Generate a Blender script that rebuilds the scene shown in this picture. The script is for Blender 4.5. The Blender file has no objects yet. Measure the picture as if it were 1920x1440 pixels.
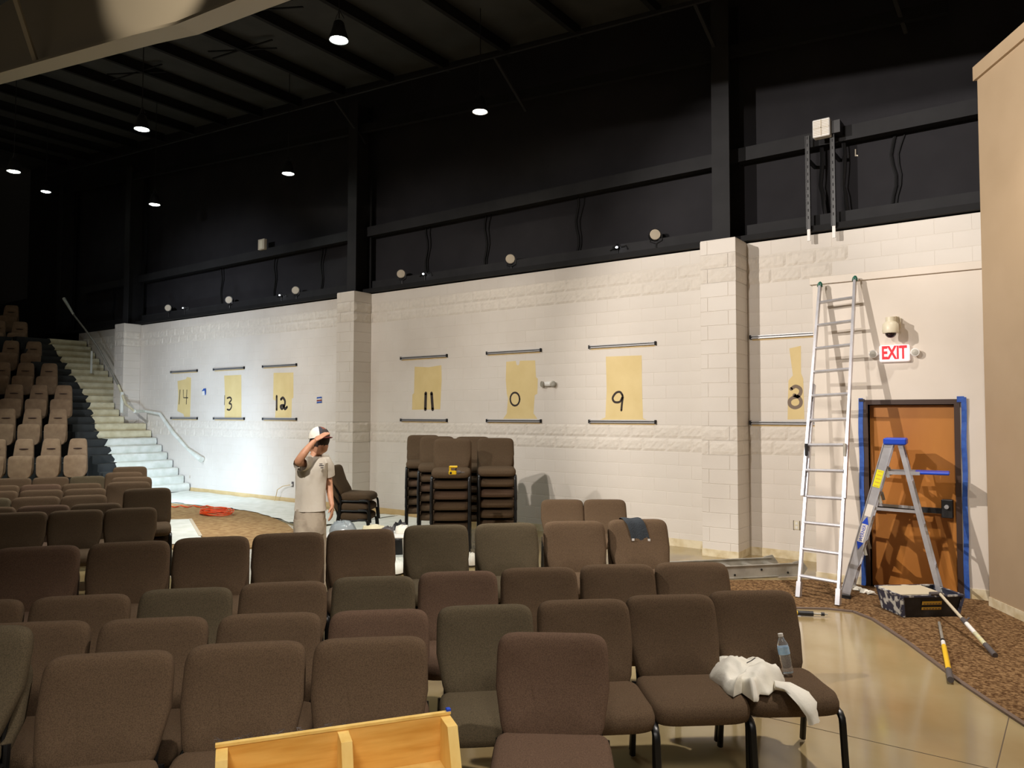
import bpy, math, random
from mathutils import Vector, Matrix, noise
random.seed(7)
S = bpy.context.scene; COL = S.collection
PI = math.pi
D = 10.67            # distance from the camera to the block wall
H = 1.983            # eye height

# ------------------------------------------------------------------ camera
F, PITCH, ROLL, YAW = 1400.0, 0.04117, 0.002067, 0.63202
cam = bpy.data.objects.new('camera', bpy.data.cameras.new('camera')); COL.objects.link(cam)
cam.data.sensor_width = 36; cam.data.lens = F / 1920 * 36; cam.data.clip_end = 200
rt = Vector((math.cos(YAW), math.sin(YAW), 0)); fw0 = Vector((-math.sin(YAW), math.cos(YAW), 0))
fwd = fw0 * math.cos(PITCH) + Vector((0, 0, math.sin(PITCH)))
up0 = -fw0 * math.sin(PITCH) + Vector((0, 0, math.cos(PITCH)))
R_ = rt * math.cos(ROLL) + up0 * math.sin(ROLL); U_ = -rt * math.sin(ROLL) + up0 * math.cos(ROLL)
m = Matrix((R_, U_, -fwd)).transposed().to_4x4(); m.translation = (0, 0, H)
cam.matrix_world = m
S.camera = cam
# ------------------------------------------------------------------ colour, world
S.view_settings.view_transform = 'Standard'; S.view_settings.look = 'None'
S.view_settings.gamma = 1; S.view_settings.exposure = 0.27; S.view_settings.use_curve_mapping = False
w = bpy.data.worlds.new('world'); S.world = w; w.use_nodes = True
w.node_tree.nodes['Background'].inputs[0].default_value = (1.0, 0.86, 0.68, 1)
w.node_tree.nodes['Background'].inputs[1].default_value = 0.07

def aim(o, target):
    d = Vector(target) - o.location
    o.rotation_euler = d.to_track_quat('-Z', 'Y').to_euler()
def light(name, kind, loc, energy, col, size=.1, target=None, spot=None, blend=.3, size_y=None):
    l = bpy.data.lights.new(name, kind); l.energy = energy; l.color = col
    if kind == 'AREA':
        l.size = size
        if size_y: l.shape = 'RECTANGLE'; l.size_y = size_y
    else: l.shadow_soft_size = size
    if kind == 'SPOT': l.spot_size = math.radians(spot); l.spot_blend = blend
    o = bpy.data.objects.new(name, l); COL.objects.link(o); o.location = loc
    if target: aim(o, target)
    return o
WARM = (1.0, .86, .68); NEUT = (1.0, .92, .84); COOL = (.62, .80, 1.0)
light('stage_flood', 'SPOT', (-7.3, .5, 6.3), 2550, NEUT, .05, (-1.7, 10.0, 2.5), 56, .5)
light('stage_flood_second', 'SPOT', (-4.2, -1.2, 6.1), 1350, NEUT, .08, (-4.8, 10.6, 2.3), 50, .7)
light('stage_flood_far', 'SPOT', (-10.5, 1.0, 6.5), 1450, NEUT, .1, (-10.3, 10.6, 1.9), 60, .8)
light('fill_wall_left_end', 'SPOT', (-14.5, 2.0, 6.6), 1600, (.92, .95, 1.0), .1, (-17.0, 10.6, 2.2), 66, .9)  # added fill, cools and evens out the left end of the block wall
light('fill_tan_wall', 'SPOT', (-3.5, -1.5, 6.4), 2700, NEUT, .1, (.1, 9.0, 6.0), 34, .7)  # extra fill added to brighten the top of the tan wall
light('fill_painter', 'SPOT', (-2.0, -1.0, 6.8), 2900, NEUT, .12, (-6.1, 4.9, 1.35), 15, .6)  # narrow fill added just for the man, not a known fixture
light('rafter_flood', 'SPOT', (-7.2, .2, 7.3), 720, WARM, .05, (-9.3, 5.0, 8.2), 34, .5)
light('fill_near_chairs', 'SPOT', (2.6, -.6, 6.6), 430, NEUT, .7, (-1.4, 3.2, 0), 52, .8)  # general fill added over the near chairs
light('fill_nearest_row', 'SPOT', (.3, -2.2, 6.4), 900, NEUT, .7, (-2.9, 1.6, 0), 40, .8)  # soft fill added on the left part of the nearest row
light('house_light_overhead', 'SPOT', (-.4, 6.5, 7.9), 1500, NEUT, .12, (-1.0, 5.4, 0), 88, .7)
light('fill_aisle', 'SPOT', (-5.6, 8.2, 7.6), 500, NEUT, .12, (-5.9, 5.6, 0), 60, .8)  # overhead fill added around the man, no fixture of its own
light('fill_left_rows', 'SPOT', (-11.6, 7.4, 7.4), 1300, NEUT, .12, (-11.8, 4.9, 0), 62, .8)  # fill added from above to lift the tops of the left rows
light('fill_left_rows_front', 'SPOT', (-8.0, 1.5, 7.4), 620, NEUT, .12, (-12.4, 5.0, .8), 40, .8)  # second added fill, reaches the backrest fronts of the left rows
light('work_light_glow', 'SPOT', (-15.7, 7.3, .7), 400, COOL, .08, (-17.0, 10.6, .95), 115, .9)

# ------------------------------------------------------------------ pixel -> real plane helpers
def ray(u, v):
    x = (u - 960) / F; y = -(v - 720) / F
    return fwd + R_ * x + U_ * y
def onz(u, v, z=0.0):
    d = ray(u, v); t = (z - H) / d.z; return Vector((d.x * t, d.y * t, z))
def ony(u, v, y=D):
    d = ray(u, v); t = y / d.y; return Vector((d.x * t, y, H + d.z * t))
def atd(u, v, d):
    return Vector((0, 0, H)) + ray(u, v) * d

# ------------------------------------------------------------------ materials
def mat(name, col, rough=.6, metal=0, col2=None, nscale=8, bump=0, bscale=60, spec=None, trans=0, emit=None, estr=0, stretch=None, detail=4, contrast=None, coat=0, ior=None):
    m = bpy.data.materials.new(name); m.use_nodes = True
    nt = m.node_tree; b = nt.nodes['Principled BSDF']
    b.inputs['Base Color'].default_value = (*col, 1); b.inputs['Roughness'].default_value = rough
    b.inputs['Metallic'].default_value = metal
    if spec is not None: b.inputs['Specular IOR Level'].default_value = spec
    if trans: b.inputs['Transmission Weight'].default_value = trans
    if ior: b.inputs['IOR'].default_value = ior
    if coat: b.inputs['Coat Weight'].default_value = coat; b.inputs['Coat Roughness'].default_value = .08
    if emit: b.inputs['Emission Color'].default_value = (*emit, 1); b.inputs['Emission Strength'].default_value = estr
    if col2 or bump:
        tc = nt.nodes.new('ShaderNodeTexCoord'); mp = nt.nodes.new('ShaderNodeMapping')
        nt.links.new(tc.outputs['Object'], mp.inputs[0])
        if stretch: mp.inputs['Scale'].default_value = stretch
    if col2:
        n = nt.nodes.new('ShaderNodeTexNoise'); n.inputs['Scale'].default_value = nscale; n.inputs['Detail'].default_value = detail
        nt.links.new(mp.outputs[0], n.inputs['Vector'])
        r = nt.nodes.new('ShaderNodeValToRGB'); lo, hi = contrast or (.35, .65)
        r.color_ramp.elements[0].position = lo; r.color_ramp.elements[0].color = (*col, 1)
        r.color_ramp.elements[1].position = hi; r.color_ramp.elements[1].color = (*col2, 1)
        nt.links.new(n.outputs['Fac'], r.inputs[0]); nt.links.new(r.outputs[0], b.inputs['Base Color'])
    if bump:
        n2 = nt.nodes.new('ShaderNodeTexNoise'); n2.inputs['Scale'].default_value = bscale; n2.inputs['Detail'].default_value = 3
        nt.links.new(mp.outputs[0], n2.inputs['Vector'])
        bp = nt.nodes.new('ShaderNodeBump'); bp.inputs['Strength'].default_value = bump; bp.inputs['Distance'].default_value = .01
        nt.links.new(n2.outputs['Fac'], bp.inputs['Height']); nt.links.new(bp.outputs[0], b.inputs['Normal'])
    return m
def srgb(r, g, b):
    f = lambda c: (c / 255 / 12.92) if c / 255 <= .04045 else ((c / 255 + .055) / 1.055) ** 2.4
    return (f(r), f(g), f(b))
M = {}
M['paint'] = mat('painted_block', srgb(222, 215, 206), .55, col2=srgb(213, 205, 195), nscale=.9, bump=.12, bscale=45)
M['splitpaint'] = mat('painted_split_block', srgb(221, 213, 202), .6, col2=srgb(214, 206, 195), nscale=14, bump=.35, bscale=26)
M['drywall'] = mat('painted_drywall', srgb(224, 214, 202), .5, col2=srgb(219, 209, 196), nscale=2)
M['tanwall'] = mat('tan_wall', srgb(182, 159, 130), .5, col2=srgb(176, 153, 124), nscale=1.5)
M['oldbase'] = mat('bare_base_strip', srgb(226, 214, 184), .7, col2=srgb(196, 176, 132), nscale=7, contrast=(.4, .7))
M['ochrebase'] = mat('ochre_base_strip', srgb(214, 188, 138), .7, col2=srgb(204, 176, 124), nscale=5)
M['yellow'] = mat('old_yellow_paint', srgb(224, 202, 146), .6, col2=srgb(217, 194, 136), nscale=3)
M['spray'] = mat('black_spray', srgb(52, 42, 38), .8)
M['sprayfaint'] = mat('faint_spray', srgb(128, 112, 98), .8)
M['black'] = mat('black_steel', srgb(32, 32, 33), .7, col2=srgb(28, 28, 29), nscale=4, spec=.15)
M['girt'] = mat('girt_steel', srgb(42, 42, 44), .7, col2=srgb(37, 37, 39), nscale=3, spec=.2)
M['insul'] = mat('black_insulation', srgb(44, 43, 46), .8, col2=srgb(39, 38, 41), nscale=1.6, bump=.5, bscale=3, spec=.15)
M['deck'] = mat('roof_deck', srgb(62, 62, 60), .8, col2=srgb(54, 54, 52), nscale=2)
M['rafter'] = mat('cream_rafter', srgb(178, 168, 148), .5)
M['darkwall'] = mat('dark_rear_wall', srgb(20, 20, 22), .8)
M['chrome'] = mat('bright_rail', srgb(176, 176, 178), .35, .35)
M['alu'] = mat('aluminium', srgb(214, 214, 220), .3, .55, col2=srgb(196, 196, 202), nscale=9)
M['aludull'] = mat('dull_aluminium', srgb(178, 174, 164), .45, .4, col2=srgb(160, 156, 146), nscale=9)
M['blackplastic'] = mat('black_plastic', srgb(26, 26, 28), .45)
M['blacktube'] = mat('black_tube', srgb(16, 16, 17), .35)
M['white'] = mat('white_plastic', srgb(232, 230, 226), .4)
M['cream'] = mat('cream_plastic', srgb(222, 214, 190), .4)
M['blue'] = mat('blue_plastic', srgb(28, 70, 190), .4)
M['tape'] = mat('blue_tape', srgb(46, 92, 176), .6, col2=srgb(34, 74, 156), nscale=20)
M['frame'] = mat('dark_brown_frame', srgb(62, 44, 36), .45)
M['doorwood'] = mat('door_veneer', srgb(186, 122, 54), .4, col2=srgb(170, 106, 44), nscale=3.2, stretch=(1, 1, .35), detail=6, contrast=(.3, .75))
M['pine'] = mat('pine', srgb(226, 178, 96), .45, col2=srgb(206, 150, 66), nscale=7, stretch=(.5, .5, 4.5), detail=6)
M['pinelight'] = mat('pine_edge', srgb(236, 202, 122), .5, col2=srgb(226, 186, 102), nscale=10, stretch=(2, 2, .5))
M['carpet'] = mat('brown_carpet', srgb(78, 54, 32), .95, col2=srgb(142, 112, 78), nscale=42, bump=.8, bscale=90, contrast=(.38, .64), spec=.1)
M['carpetleft'] = mat('tan_carpet', srgb(142, 112, 78), .95, col2=srgb(170, 142, 102), nscale=9, bump=.5, bscale=60, spec=.1)
M['trimstrip'] = mat('carpet_edge_strip', srgb(104, 88, 78), .5)
M['joint'] = mat('floor_joint', srgb(92, 78, 60), .7)
M['cloth'] = mat('canvas_drop_cloth', srgb(222, 214, 184), .9, col2=srgb(206, 196, 162), nscale=6, bump=.3, bscale=30)
M['sheet'] = mat('white_plastic_sheet', srgb(232, 234, 228), .35, col2=srgb(214, 218, 208), nscale=5)
M['orange'] = mat('orange_cord', srgb(240, 86, 30), .5)
M['skin'] = mat('skin', srgb(196, 146, 116), .5, col2=srgb(186, 134, 104), nscale=20)
M['shirt'] = mat('cotton_shirt', srgb(206, 200, 188), .9, col2=srgb(196, 188, 174), nscale=5, bump=.4, bscale=12)
M['pants'] = mat('stained_trousers', srgb(176, 164, 146), .9, col2=srgb(150, 138, 122), nscale=9, bump=.3, bscale=20, contrast=(.45, .7))
M['hair'] = mat('dark_hair', srgb(42, 28, 22), .7)
M['capfront'] = mat('dark_cap_panel', srgb(48, 46, 56), .8)
M['capbrown'] = mat('rust_cap_patch', srgb(122, 62, 40), .8)
M['redbrim'] = mat('red_brim', srgb(128, 52, 46), .8)
M['whitecloth'] = mat('white_cotton', srgb(238, 234, 222), .9, col2=srgb(228, 224, 210), nscale=8, bump=.25, bscale=25)
M['towel'] = mat('charcoal_towel', srgb(44, 50, 56), .95, bump=.5, bscale=90)
M['drill'] = mat('yellow_tool', srgb(238, 196, 30), .4)
M['yellowgrip'] = mat('yellow_grip', srgb(232, 188, 30), .45)
M['paleyellow'] = mat('worn_yellow_grip', srgb(214, 206, 150), .6, col2=srgb(190, 190, 170), nscale=20)
M['greygrip'] = mat('grey_grip', srgb(84, 78, 78), .6)
M['tote'] = mat('black_tote', srgb(36, 38, 46), .5, col2=srgb(64, 68, 76), nscale=7, contrast=(.5, .8))
M['totepaint'] = mat('paint_smeared_tote', srgb(52, 54, 70), .5, col2=srgb(196, 194, 186), nscale=13, contrast=(.5, .58))
M['board'] = mat('grey_board', srgb(196, 184, 158), .8)
M['label'] = mat('yellow_label', srgb(210, 168, 60), .6)
M['yellowlabel'] = mat('bright_yellow_label', srgb(226, 222, 30), .5)
M['red'] = mat('exit_red', srgb(226, 24, 44), .5, emit=srgb(226, 24, 44), estr=.35)
M['exitface'] = mat('exit_face', srgb(250, 240, 240), .4, emit=(1, .9, .9), estr=.45)
M['darklens'] = mat('dark_dome', srgb(40, 22, 28), .08)
M['lens'] = mat('frosted_lens', srgb(196, 184, 164), .5)
M['led'] = mat('led', (1, 1, 1), .4, emit=(.9, .95, 1), estr=12)
M['lampglow'] = mat('lamp_glow', (1, 1, 1), .4, emit=(.92, 1.0, .92), estr=28)
M['lampwarm'] = mat('lamp_glow_warm', (1, 1, 1), .4, emit=(1.0, .93, .74), estr=26)
M['theatre'] = mat('theatre_fabric', srgb(140, 114, 88), .95, col2=srgb(128, 102, 78), nscale=10, bump=.3, bscale=120)
M['theatredark'] = mat('theatre_slot', srgb(62, 42, 32), .9)
M['tier'] = mat('dark_tier', srgb(52, 54, 54), .85, col2=srgb(44, 46, 46), nscale=5)
M['water'] = mat('clear_bottle', (.95, .98, 1), .03, trans=.9, ior=1.33)
M['bottlelabel'] = mat('blue_white_label', srgb(196, 220, 238), .5, col2=srgb(140, 186, 224), nscale=30)
M['greylabel'] = mat('white_sticker', srgb(222, 216, 208), .6)
def fabric(name, c):
    k = tuple(x * .66 for x in c)
    return mat(name, c, .95, col2=k, nscale=210, bump=.45, bscale=420, spec=.15, detail=2, contrast=(.38, .62))
M['fab0'] = fabric('brown_weave', srgb(103, 84, 65)); M['fab1'] = fabric('olive_brown_weave', srgb(97, 86, 67)); M['fab2'] = fabric('red_brown_weave', srgb(107, 85, 69))
# polished concrete
def concrete():
    m = bpy.data.materials.new('polished_concrete'); m.use_nodes = True; nt = m.node_tree; b = nt.nodes['Principled BSDF']
    tc = nt.nodes.new('ShaderNodeTexCoord')
    n = nt.nodes.new('ShaderNodeTexNoise'); n.inputs['Scale'].default_value = .8; n.inputs['Detail'].default_value = 5; n.inputs['Roughness'].default_value = .55
    nt.links.new(tc.outputs['Object'], n.inputs['Vector'])
    r = nt.nodes.new('ShaderNodeValToRGB')
    r.color_ramp.elements[0].position = .35; r.color_ramp.elements[0].color = (*srgb(150, 128, 88), 1)
    r.color_ramp.elements[1].position = .68; r.color_ramp.elements[1].color = (*srgb(166, 151, 113), 1)
    nt.links.new(n.outputs['Fac'], r.inputs[0]); nt.links.new(r.outputs[0], b.inputs['Base Color'])
    n2 = nt.nodes.new('ShaderNodeTexNoise'); n2.inputs['Scale'].default_value = 3; n2.inputs['Detail'].default_value = 6
    nt.links.new(tc.outputs['Object'], n2.inputs['Vector'])
    mr = nt.nodes.new('ShaderNodeMapRange'); mr.inputs[3].default_value = .08; mr.inputs[4].default_value = .17
    nt.links.new(n2.outputs['Fac'], mr.inputs[0]); nt.links.new(mr.outputs[0], b.inputs['Roughness'])
    b.inputs['Specular IOR Level'].default_value = .6
    return m
M['concrete'] = concrete()

# ------------------------------------------------------------------ mesh builder
class MB:
    def __init__(s): s.v = []; s.f = []; s.mi = []; s.cur = 0
    def add(s, vs, fs):
        o = len(s.v); s.v += [tuple(p) for p in vs]
        s.f += [tuple(i + o for i in f) for f in fs]; s.mi += [s.cur] * len(fs)
        return s
    def box(s, a, b, mtx=None):
        (x0, y0, z0), (x1, y1, z1) = a, b
        vs = [Vector(p) for p in ((x0,y0,z0),(x1,y0,z0),(x1,y1,z0),(x0,y1,z0),(x0,y0,z1),(x1,y0,z1),(x1,y1,z1),(x0,y1,z1))]
        if mtx: vs = [mtx @ p for p in vs]
        return s.add(vs, [(0,3,2,1),(4,5,6,7),(0,1,5,4),(1,2,6,5),(2,3,7,6),(3,0,4,7)])
    def bbox(s, a, b, c=.004, mtx=None):       # chamfered box
        (x0, y0, z0), (x1, y1, z1) = a, b; vs = []
        for z, k in ((z0, c), (z0 + c, 0), (z1 - c, 0), (z1, c)):
            xa, xb, ya, yb = x0 + k, x1 - k, y0 + k, y1 - k
            vs += [(xa + (c if not k else 0), ya, z), (xb - (c if not k else 0), ya, z), (xb, ya + (c if not k else 0), z), (xb, yb - (c if not k else 0), z),
                   (xb - (c if not k else 0), yb, z), (xa + (c if not k else 0), yb, z), (xa, yb - (c if not k else 0), z), (xa, ya + (c if not k else 0), z)]
        vs = [Vector(p) for p in vs]
        if mtx: vs = [mtx @ p for p in vs]
        fs = [tuple(range(7, -1, -1)), tuple(range(24, 32))]
        for r in range(3):
            for i in range(8):
                j = (i + 1) % 8; fs.append((r*8+i, r*8+j, r*8+8+j, r*8+8+i))
        return s.add(vs, fs)
    def tube(s, path, r, n=8, sx=1.0, cap=True):
        path = [Vector(p) for p in path]; k = len(path)
        rs = r if isinstance(r, (list, tuple)) else [r] * k
        t0 = (path[1] - path[0]).normalized(); up = Vector((0, 0, 1)) if abs(t0.z) < .9 else Vector((1, 0, 0))
        nrm = t0.cross(up).normalized(); vs = []
        for i in range(k):
            t = (path[min(i+1, k-1)] - path[max(i-1, 0)]).normalized()
            nrm = (nrm - t * nrm.dot(t)).normalized(); bi = t.cross(nrm)
            for j in range(n):
                a = 2 * PI * j / n
                vs.append(path[i] + nrm * math.cos(a) * rs[i] * sx + bi * math.sin(a) * rs[i])
        fs = []
        for i in range(k - 1):
            for j in range(n):
                jj = (j + 1) % n; fs.append((i*n+j, i*n+jj, i*n+n+jj, i*n+n+j))
        if cap: fs += [tuple(range(n-1, -1, -1)), tuple(range((k-1)*n, k*n))]
        return s.add(vs, fs)
    def bar(s, a, b, wx, wy, upv=(0, 0, 1)):   # rectangular bar between two points
        a, b = Vector(a), Vector(b); t = (b - a).normalized(); up = Vector(upv)
        x = t.cross(up).normalized(); y = x.cross(t)
        vs = []
        for p in (a, b):
            for sx, sy in ((-1,-1),(1,-1),(1,1),(-1,1)): vs.append(p + x*sx*wx/2 + y*sy*wy/2)
        return s.add(vs, [(3,2,1,0),(4,5,6,7),(0,1,5,4),(1,2,6,5),(2,3,7,6),(3,0,4,7)])
    def lathe(s, prof, c=(0,0,0), n=20, mtx=None):
        vs = []; c = Vector(c)
        for r, z in prof:
            for j in range(n):
                a = 2*PI*j/n; p = Vector((r*math.cos(a), r*math.sin(a), z))
                vs.append((mtx @ p if mtx else p) + c)
        fs = []
        for i in range(len(prof)-1):
            for j in range(n):
                jj = (j+1) % n; fs.append((i*n+j, i*n+jj, i*n+n+jj, i*n+n+j))
        if prof[0][0] > 1e-5: fs.append(tuple(range(n-1, -1, -1)))
        if prof[-1][0] > 1e-5: fs.append(tuple(range((len(prof)-1)*n, len(prof)*n)))
        return s.add(vs, fs)
    def prism(s, poly, z0, z1):                # polygon in xy, extruded in z
        n = len(poly); vs = [(x, y, z0) for x, y in poly] + [(x, y, z1) for x, y in poly]
        fs = [tuple(range(n-1, -1, -1)), tuple(range(n, 2*n))] + [(i, (i+1) % n, n+(i+1) % n, n+i) for i in range(n)]
        return s.add(vs, fs)
    def prism3(s, poly, off):                  # polygon of 3D points, extruded by a vector
        n = len(poly); off = Vector(off); vs = [Vector(p) for p in poly]; vs += [p + off for p in vs]
        fs = [tuple(range(n-1, -1, -1)), tuple(range(n, 2*n))] + [(i, (i+1) % n, n+(i+1) % n, n+i) for i in range(n)]
        return s.add(vs, fs)
    def rings(s, rings, caps=True):
        n = len(rings[0]); vs = [p for r in rings for p in r]; fs = []
        for i in range(len(rings)-1):
            for j in range(n):
                jj = (j+1) % n; fs.append((i*n+j, i*n+jj, i*n+n+jj, i*n+n+j))
        if caps: fs += [tuple(range(n-1, -1, -1)), tuple(range((len(rings)-1)*n, len(rings)*n))]
        return s.add(vs, fs)
    def ellip(s, c, r, n=14, k=9):
        c = Vector(c); rr = []
        for i in range(1, k):
            a = PI*i/k
            rr.append([c + Vector((r[0]*math.sin(a)*math.cos(2*PI*j/n), r[1]*math.sin(a)*math.sin(2*PI*j/n), -r[2]*math.cos(a))) for j in range(n)])
        return s.rings(rr)
    def mesh(s, name, mats, smooth=False, recalc=True):
        me = bpy.data.meshes.new(name); me.from_pydata(s.v, [], s.f)
        for mm in (mats if isinstance(mats, (list, tuple)) else [mats]): me.materials.append(mm)
        if any(s.mi): me.polygons.foreach_set('material_index', s.mi)
        if recalc:
            import bmesh
            bm = bmesh.new(); bm.from_mesh(me); bmesh.ops.recalc_face_normals(bm, faces=bm.faces); bm.to_mesh(me); bm.free()
        if smooth:
            me.polygons.foreach_set('use_smooth', [True] * len(me.polygons))
            try: me.set_sharp_from_angle(angle=math.radians(40 if smooth is True else smooth))
            except Exception: pass
        me.update(); return me
    def build(s, name, mats, parent=None, smooth=False):
        o = bpy.data.objects.new(name, s.mesh(name, mats, smooth)); COL.objects.link(o)
        if parent: o.parent = parent
        return o
def put(name, me, parent=None, loc=(0,0,0), rz=0):
    o = bpy.data.objects.new(name, me); COL.objects.link(o); o.parent = parent; o.location = loc; o.rotation_euler[2] = rz
    return o
def tag(o, label=None, cat=None, group=None, kind=None):
    if label: o['label'] = label
    if cat: o['category'] = cat
    if group: o['group'] = group
    if kind: o['kind'] = kind
    return o
def thing(name, label, cat, loc=(0,0,0), rz=0, group=None):
    o = bpy.data.objects.new(name, None); COL.objects.link(o); o.empty_display_size = .1
    o.location = loc; o.rotation_euler[2] = rz
    return tag(o, label, cat, group)
def struct(o): o['kind'] = 'structure'; return o
def copytree(src, parent=None):
    c = src.copy(); COL.objects.link(c); c.parent = parent
    for ch in list(src.children): copytree(ch, c)
    return c
def text_mesh(body, size, depth, bold=0.0, xs=1.0):
    cu = bpy.data.curves.new('lettering', 'FONT'); cu.body = body; cu.size = size; cu.extrude = depth; cu.offset = bold
    cu.align_x = 'CENTER'; cu.align_y = 'CENTER'
    o = bpy.data.objects.new('lettering', cu); COL.objects.link(o)
    dg = bpy.context.evaluated_depsgraph_get(); me = bpy.data.meshes.new_from_object(o.evaluated_get(dg))
    bpy.data.objects.remove(o)
    for v in me.vertices: v.co.x *= xs
    return me

# ================================================================== SETTING
# floor
fl = MB().box((-31, -6, -.2), (6, 14, 0)).build('floor', M['concrete']); struct(fl)
j = MB()
a, b = onz(1310+40, 1378-22), onz(1891, 1440-20)
for (u0, v0), (u1, v1) in (((1578, 1377), (1726, 1411)), ((1891, 1348), (1869, 1438))):
    a, b = onz(u0, v0), onz(u1, v1); t = (b - a).normalized(); a2 = a - t * 5; b2 = b + t * 4
    if (u0 == 1891): a2 = a - t * .3
    a2.z = b2.z = .0006; j.bar(a2, b2, .006, .001)
jo = j.build('floor_joint', M['joint'], fl)

# carpets
def carpet(name, poly, m_, h=.012):
    o = MB().prism(poly, 0, h).build(name, m_); struct(o); return o
edge = [(-3.9, 7.2), (-3.1, 7.62), (-2.3, 7.93), (-1.95, 8.14), (-1.72, 8.18), (-1.5, 7.98), (-1.12, 7.38), (-.86, 6.92), (-.64, 6.52), (-.42, 6.17), (-.23, 5.88), (.15, 5.3), (.75, 4.4), (1.6, 3.2)]
far_ = [(3.0, 3.2), (1.0, 7.0), (-.55, 9.5), (-2.41, 9.5), (-2.72, 9.2), (-3.1, 8.93), (-3.6, 8.5), (-4.3, 7.7)]
carpet('floor_carpet', edge + far_, M['carpet'])
e = MB()
for p, q in zip(edge[:-1], edge[1:]): e.bar((*p, .008), (*q, .008), .035, .016)
struct(e.build('trim_1', M['trimstrip']))
carpet('floor_carpet', [(-16.6, 8.85), (-15.8, 8.98), (-14.7, 9.2), (-14.17, 9.28), (-12.7, 9.12), (-11.2, 8.5), (-10.3, 8.0), (-9.6, 7.0), (-9.9, 6.0), (-12.6, 5.9), (-15.8, 7.4)], M['carpetleft'])

# ---- block wall
CH, BL = .2032, .4064
NC = 22
X0, X1 = -24.45, -.2
wall = MB().box((X0, D + .0022, 0), (X1, D + .2, CH * NC)).build('wall_back', M['paint']); struct(wall)
PIL = [(-3.86, .52), (-11.68, .52), (-20.95, .52)]
def splitmesh(name, w_, seed):
    rnd = random.Random(seed); mb = MB(); nx, nz = 10, 5; g = []
    for iz in range(nz + 1):
        for ix in range(nx + 1):
            x = -w_/2 + .004 + (w_ - .008) * ix / nx; z = -CH/2 + .004 + (CH - .008) * iz / nz
            ed = ix in (0, nx) or iz in (0, nz)
            dd = 0.002 if ed else -(.004 + .014 * abs(noise.noise((x*11+seed*3.1, z*14, seed))) + rnd.uniform(0, .004))
            g.append((x, dd, z))
    fs = [(iz*(nx+1)+ix, iz*(nx+1)+ix+1, (iz+1)*(nx+1)+ix+1, (iz+1)*(nx+1)+ix) for iz in range(nz) for ix in range(nx)]
    mb.add(g, fs); return mb.mesh(name, M['splitpaint'], recalc=False)
def blockmb(w_, mb, c=Vector((0,0,0))):
    x0, x1, z0, z1 = -w_/2, w_/2, -CH/2, CH/2
    vs = []
    for k, y in ((.003, .0022), (.0055, 0)):
        vs += [(x0+k, y, z0+k), (x1-k, y, z0+k), (x1-k, y, z1-k), (x0+k, y, z1-k)]
    vs = [Vector(p) + c for p in vs]
    return mb.add(vs, [(4,5,6,7), (0,1,5,4), (1,2,6,5), (2,3,7,6), (3,0,4,7)])
cache = {}
def blockmesh(w_, split=-1):
    key = (round(w_, 3), split)
    if key not in cache:
        if split >= 0: cache[key] = splitmesh('split_block', w_, split)
        else: cache[key] = blockmb(w_, MB()).mesh('block', M['paint'], recalc=False)
    return cache[key]
cells = []
ends = []
for c in range(NC):
    zc = CH * (c + .5); x = X1 - (BL/2 if c % 2 else 0)
    while x > X0:
        xa, xb = x - BL, x; x -= BL
        segs = [(max(xa, X0), xb)]
        for px, pw_ in PIL:
            ns = []
            for s0, s1 in segs:
                l, r = px - pw_/2, px + pw_/2
                if s1 <= l or s0 >= r: ns.append((s0, s1)); continue
                if s0 < l: ns.append((s0, l))
                if s1 > r: ns.append((r, s1))
            segs = ns
        for s0, s1 in segs:
            if s1 - s0 < .03: continue
            if s0 > -2.42 and zc < 3.5: continue
            if s1 < -18 and zc < (-18 - s1) * .69 - .5: continue
            split = (c in (7, 8)) or (c in (19, 20) and s1 < -2.1)
            cells.append(((s0+s1)/2, zc, s1 - s0, split))
cells.sort(key=lambda q: q[0]**2 + D*D + (q[1]-H)**2)
rest, rests = MB(), []
for i, (x, z, w_, sp) in enumerate(cells):
    if i < 300:
        put('split_block' if sp else 'block', blockmesh(w_, random.randrange(5) if sp else -1), wall, (x, D, z))
    else:
        if sp:
            me = blockmesh(w_, random.randrange(5)); rest.cur = 1
            rest.add([Vector(v.co) + Vector((x, D, z)) for v in me.vertices], [tuple(p.vertices) for p in me.polygons]); rest.cur = 0
        else: blockmb(w_, rest, Vector((x, D, z)))
o = bpy.data.objects.new('distant_blocks', rest.mesh('distant_blocks', [M['paint'], M['splitpaint']], recalc=False)); COL.objects.link(o); o.parent = wall; o['kind'] = 'stuff'
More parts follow.
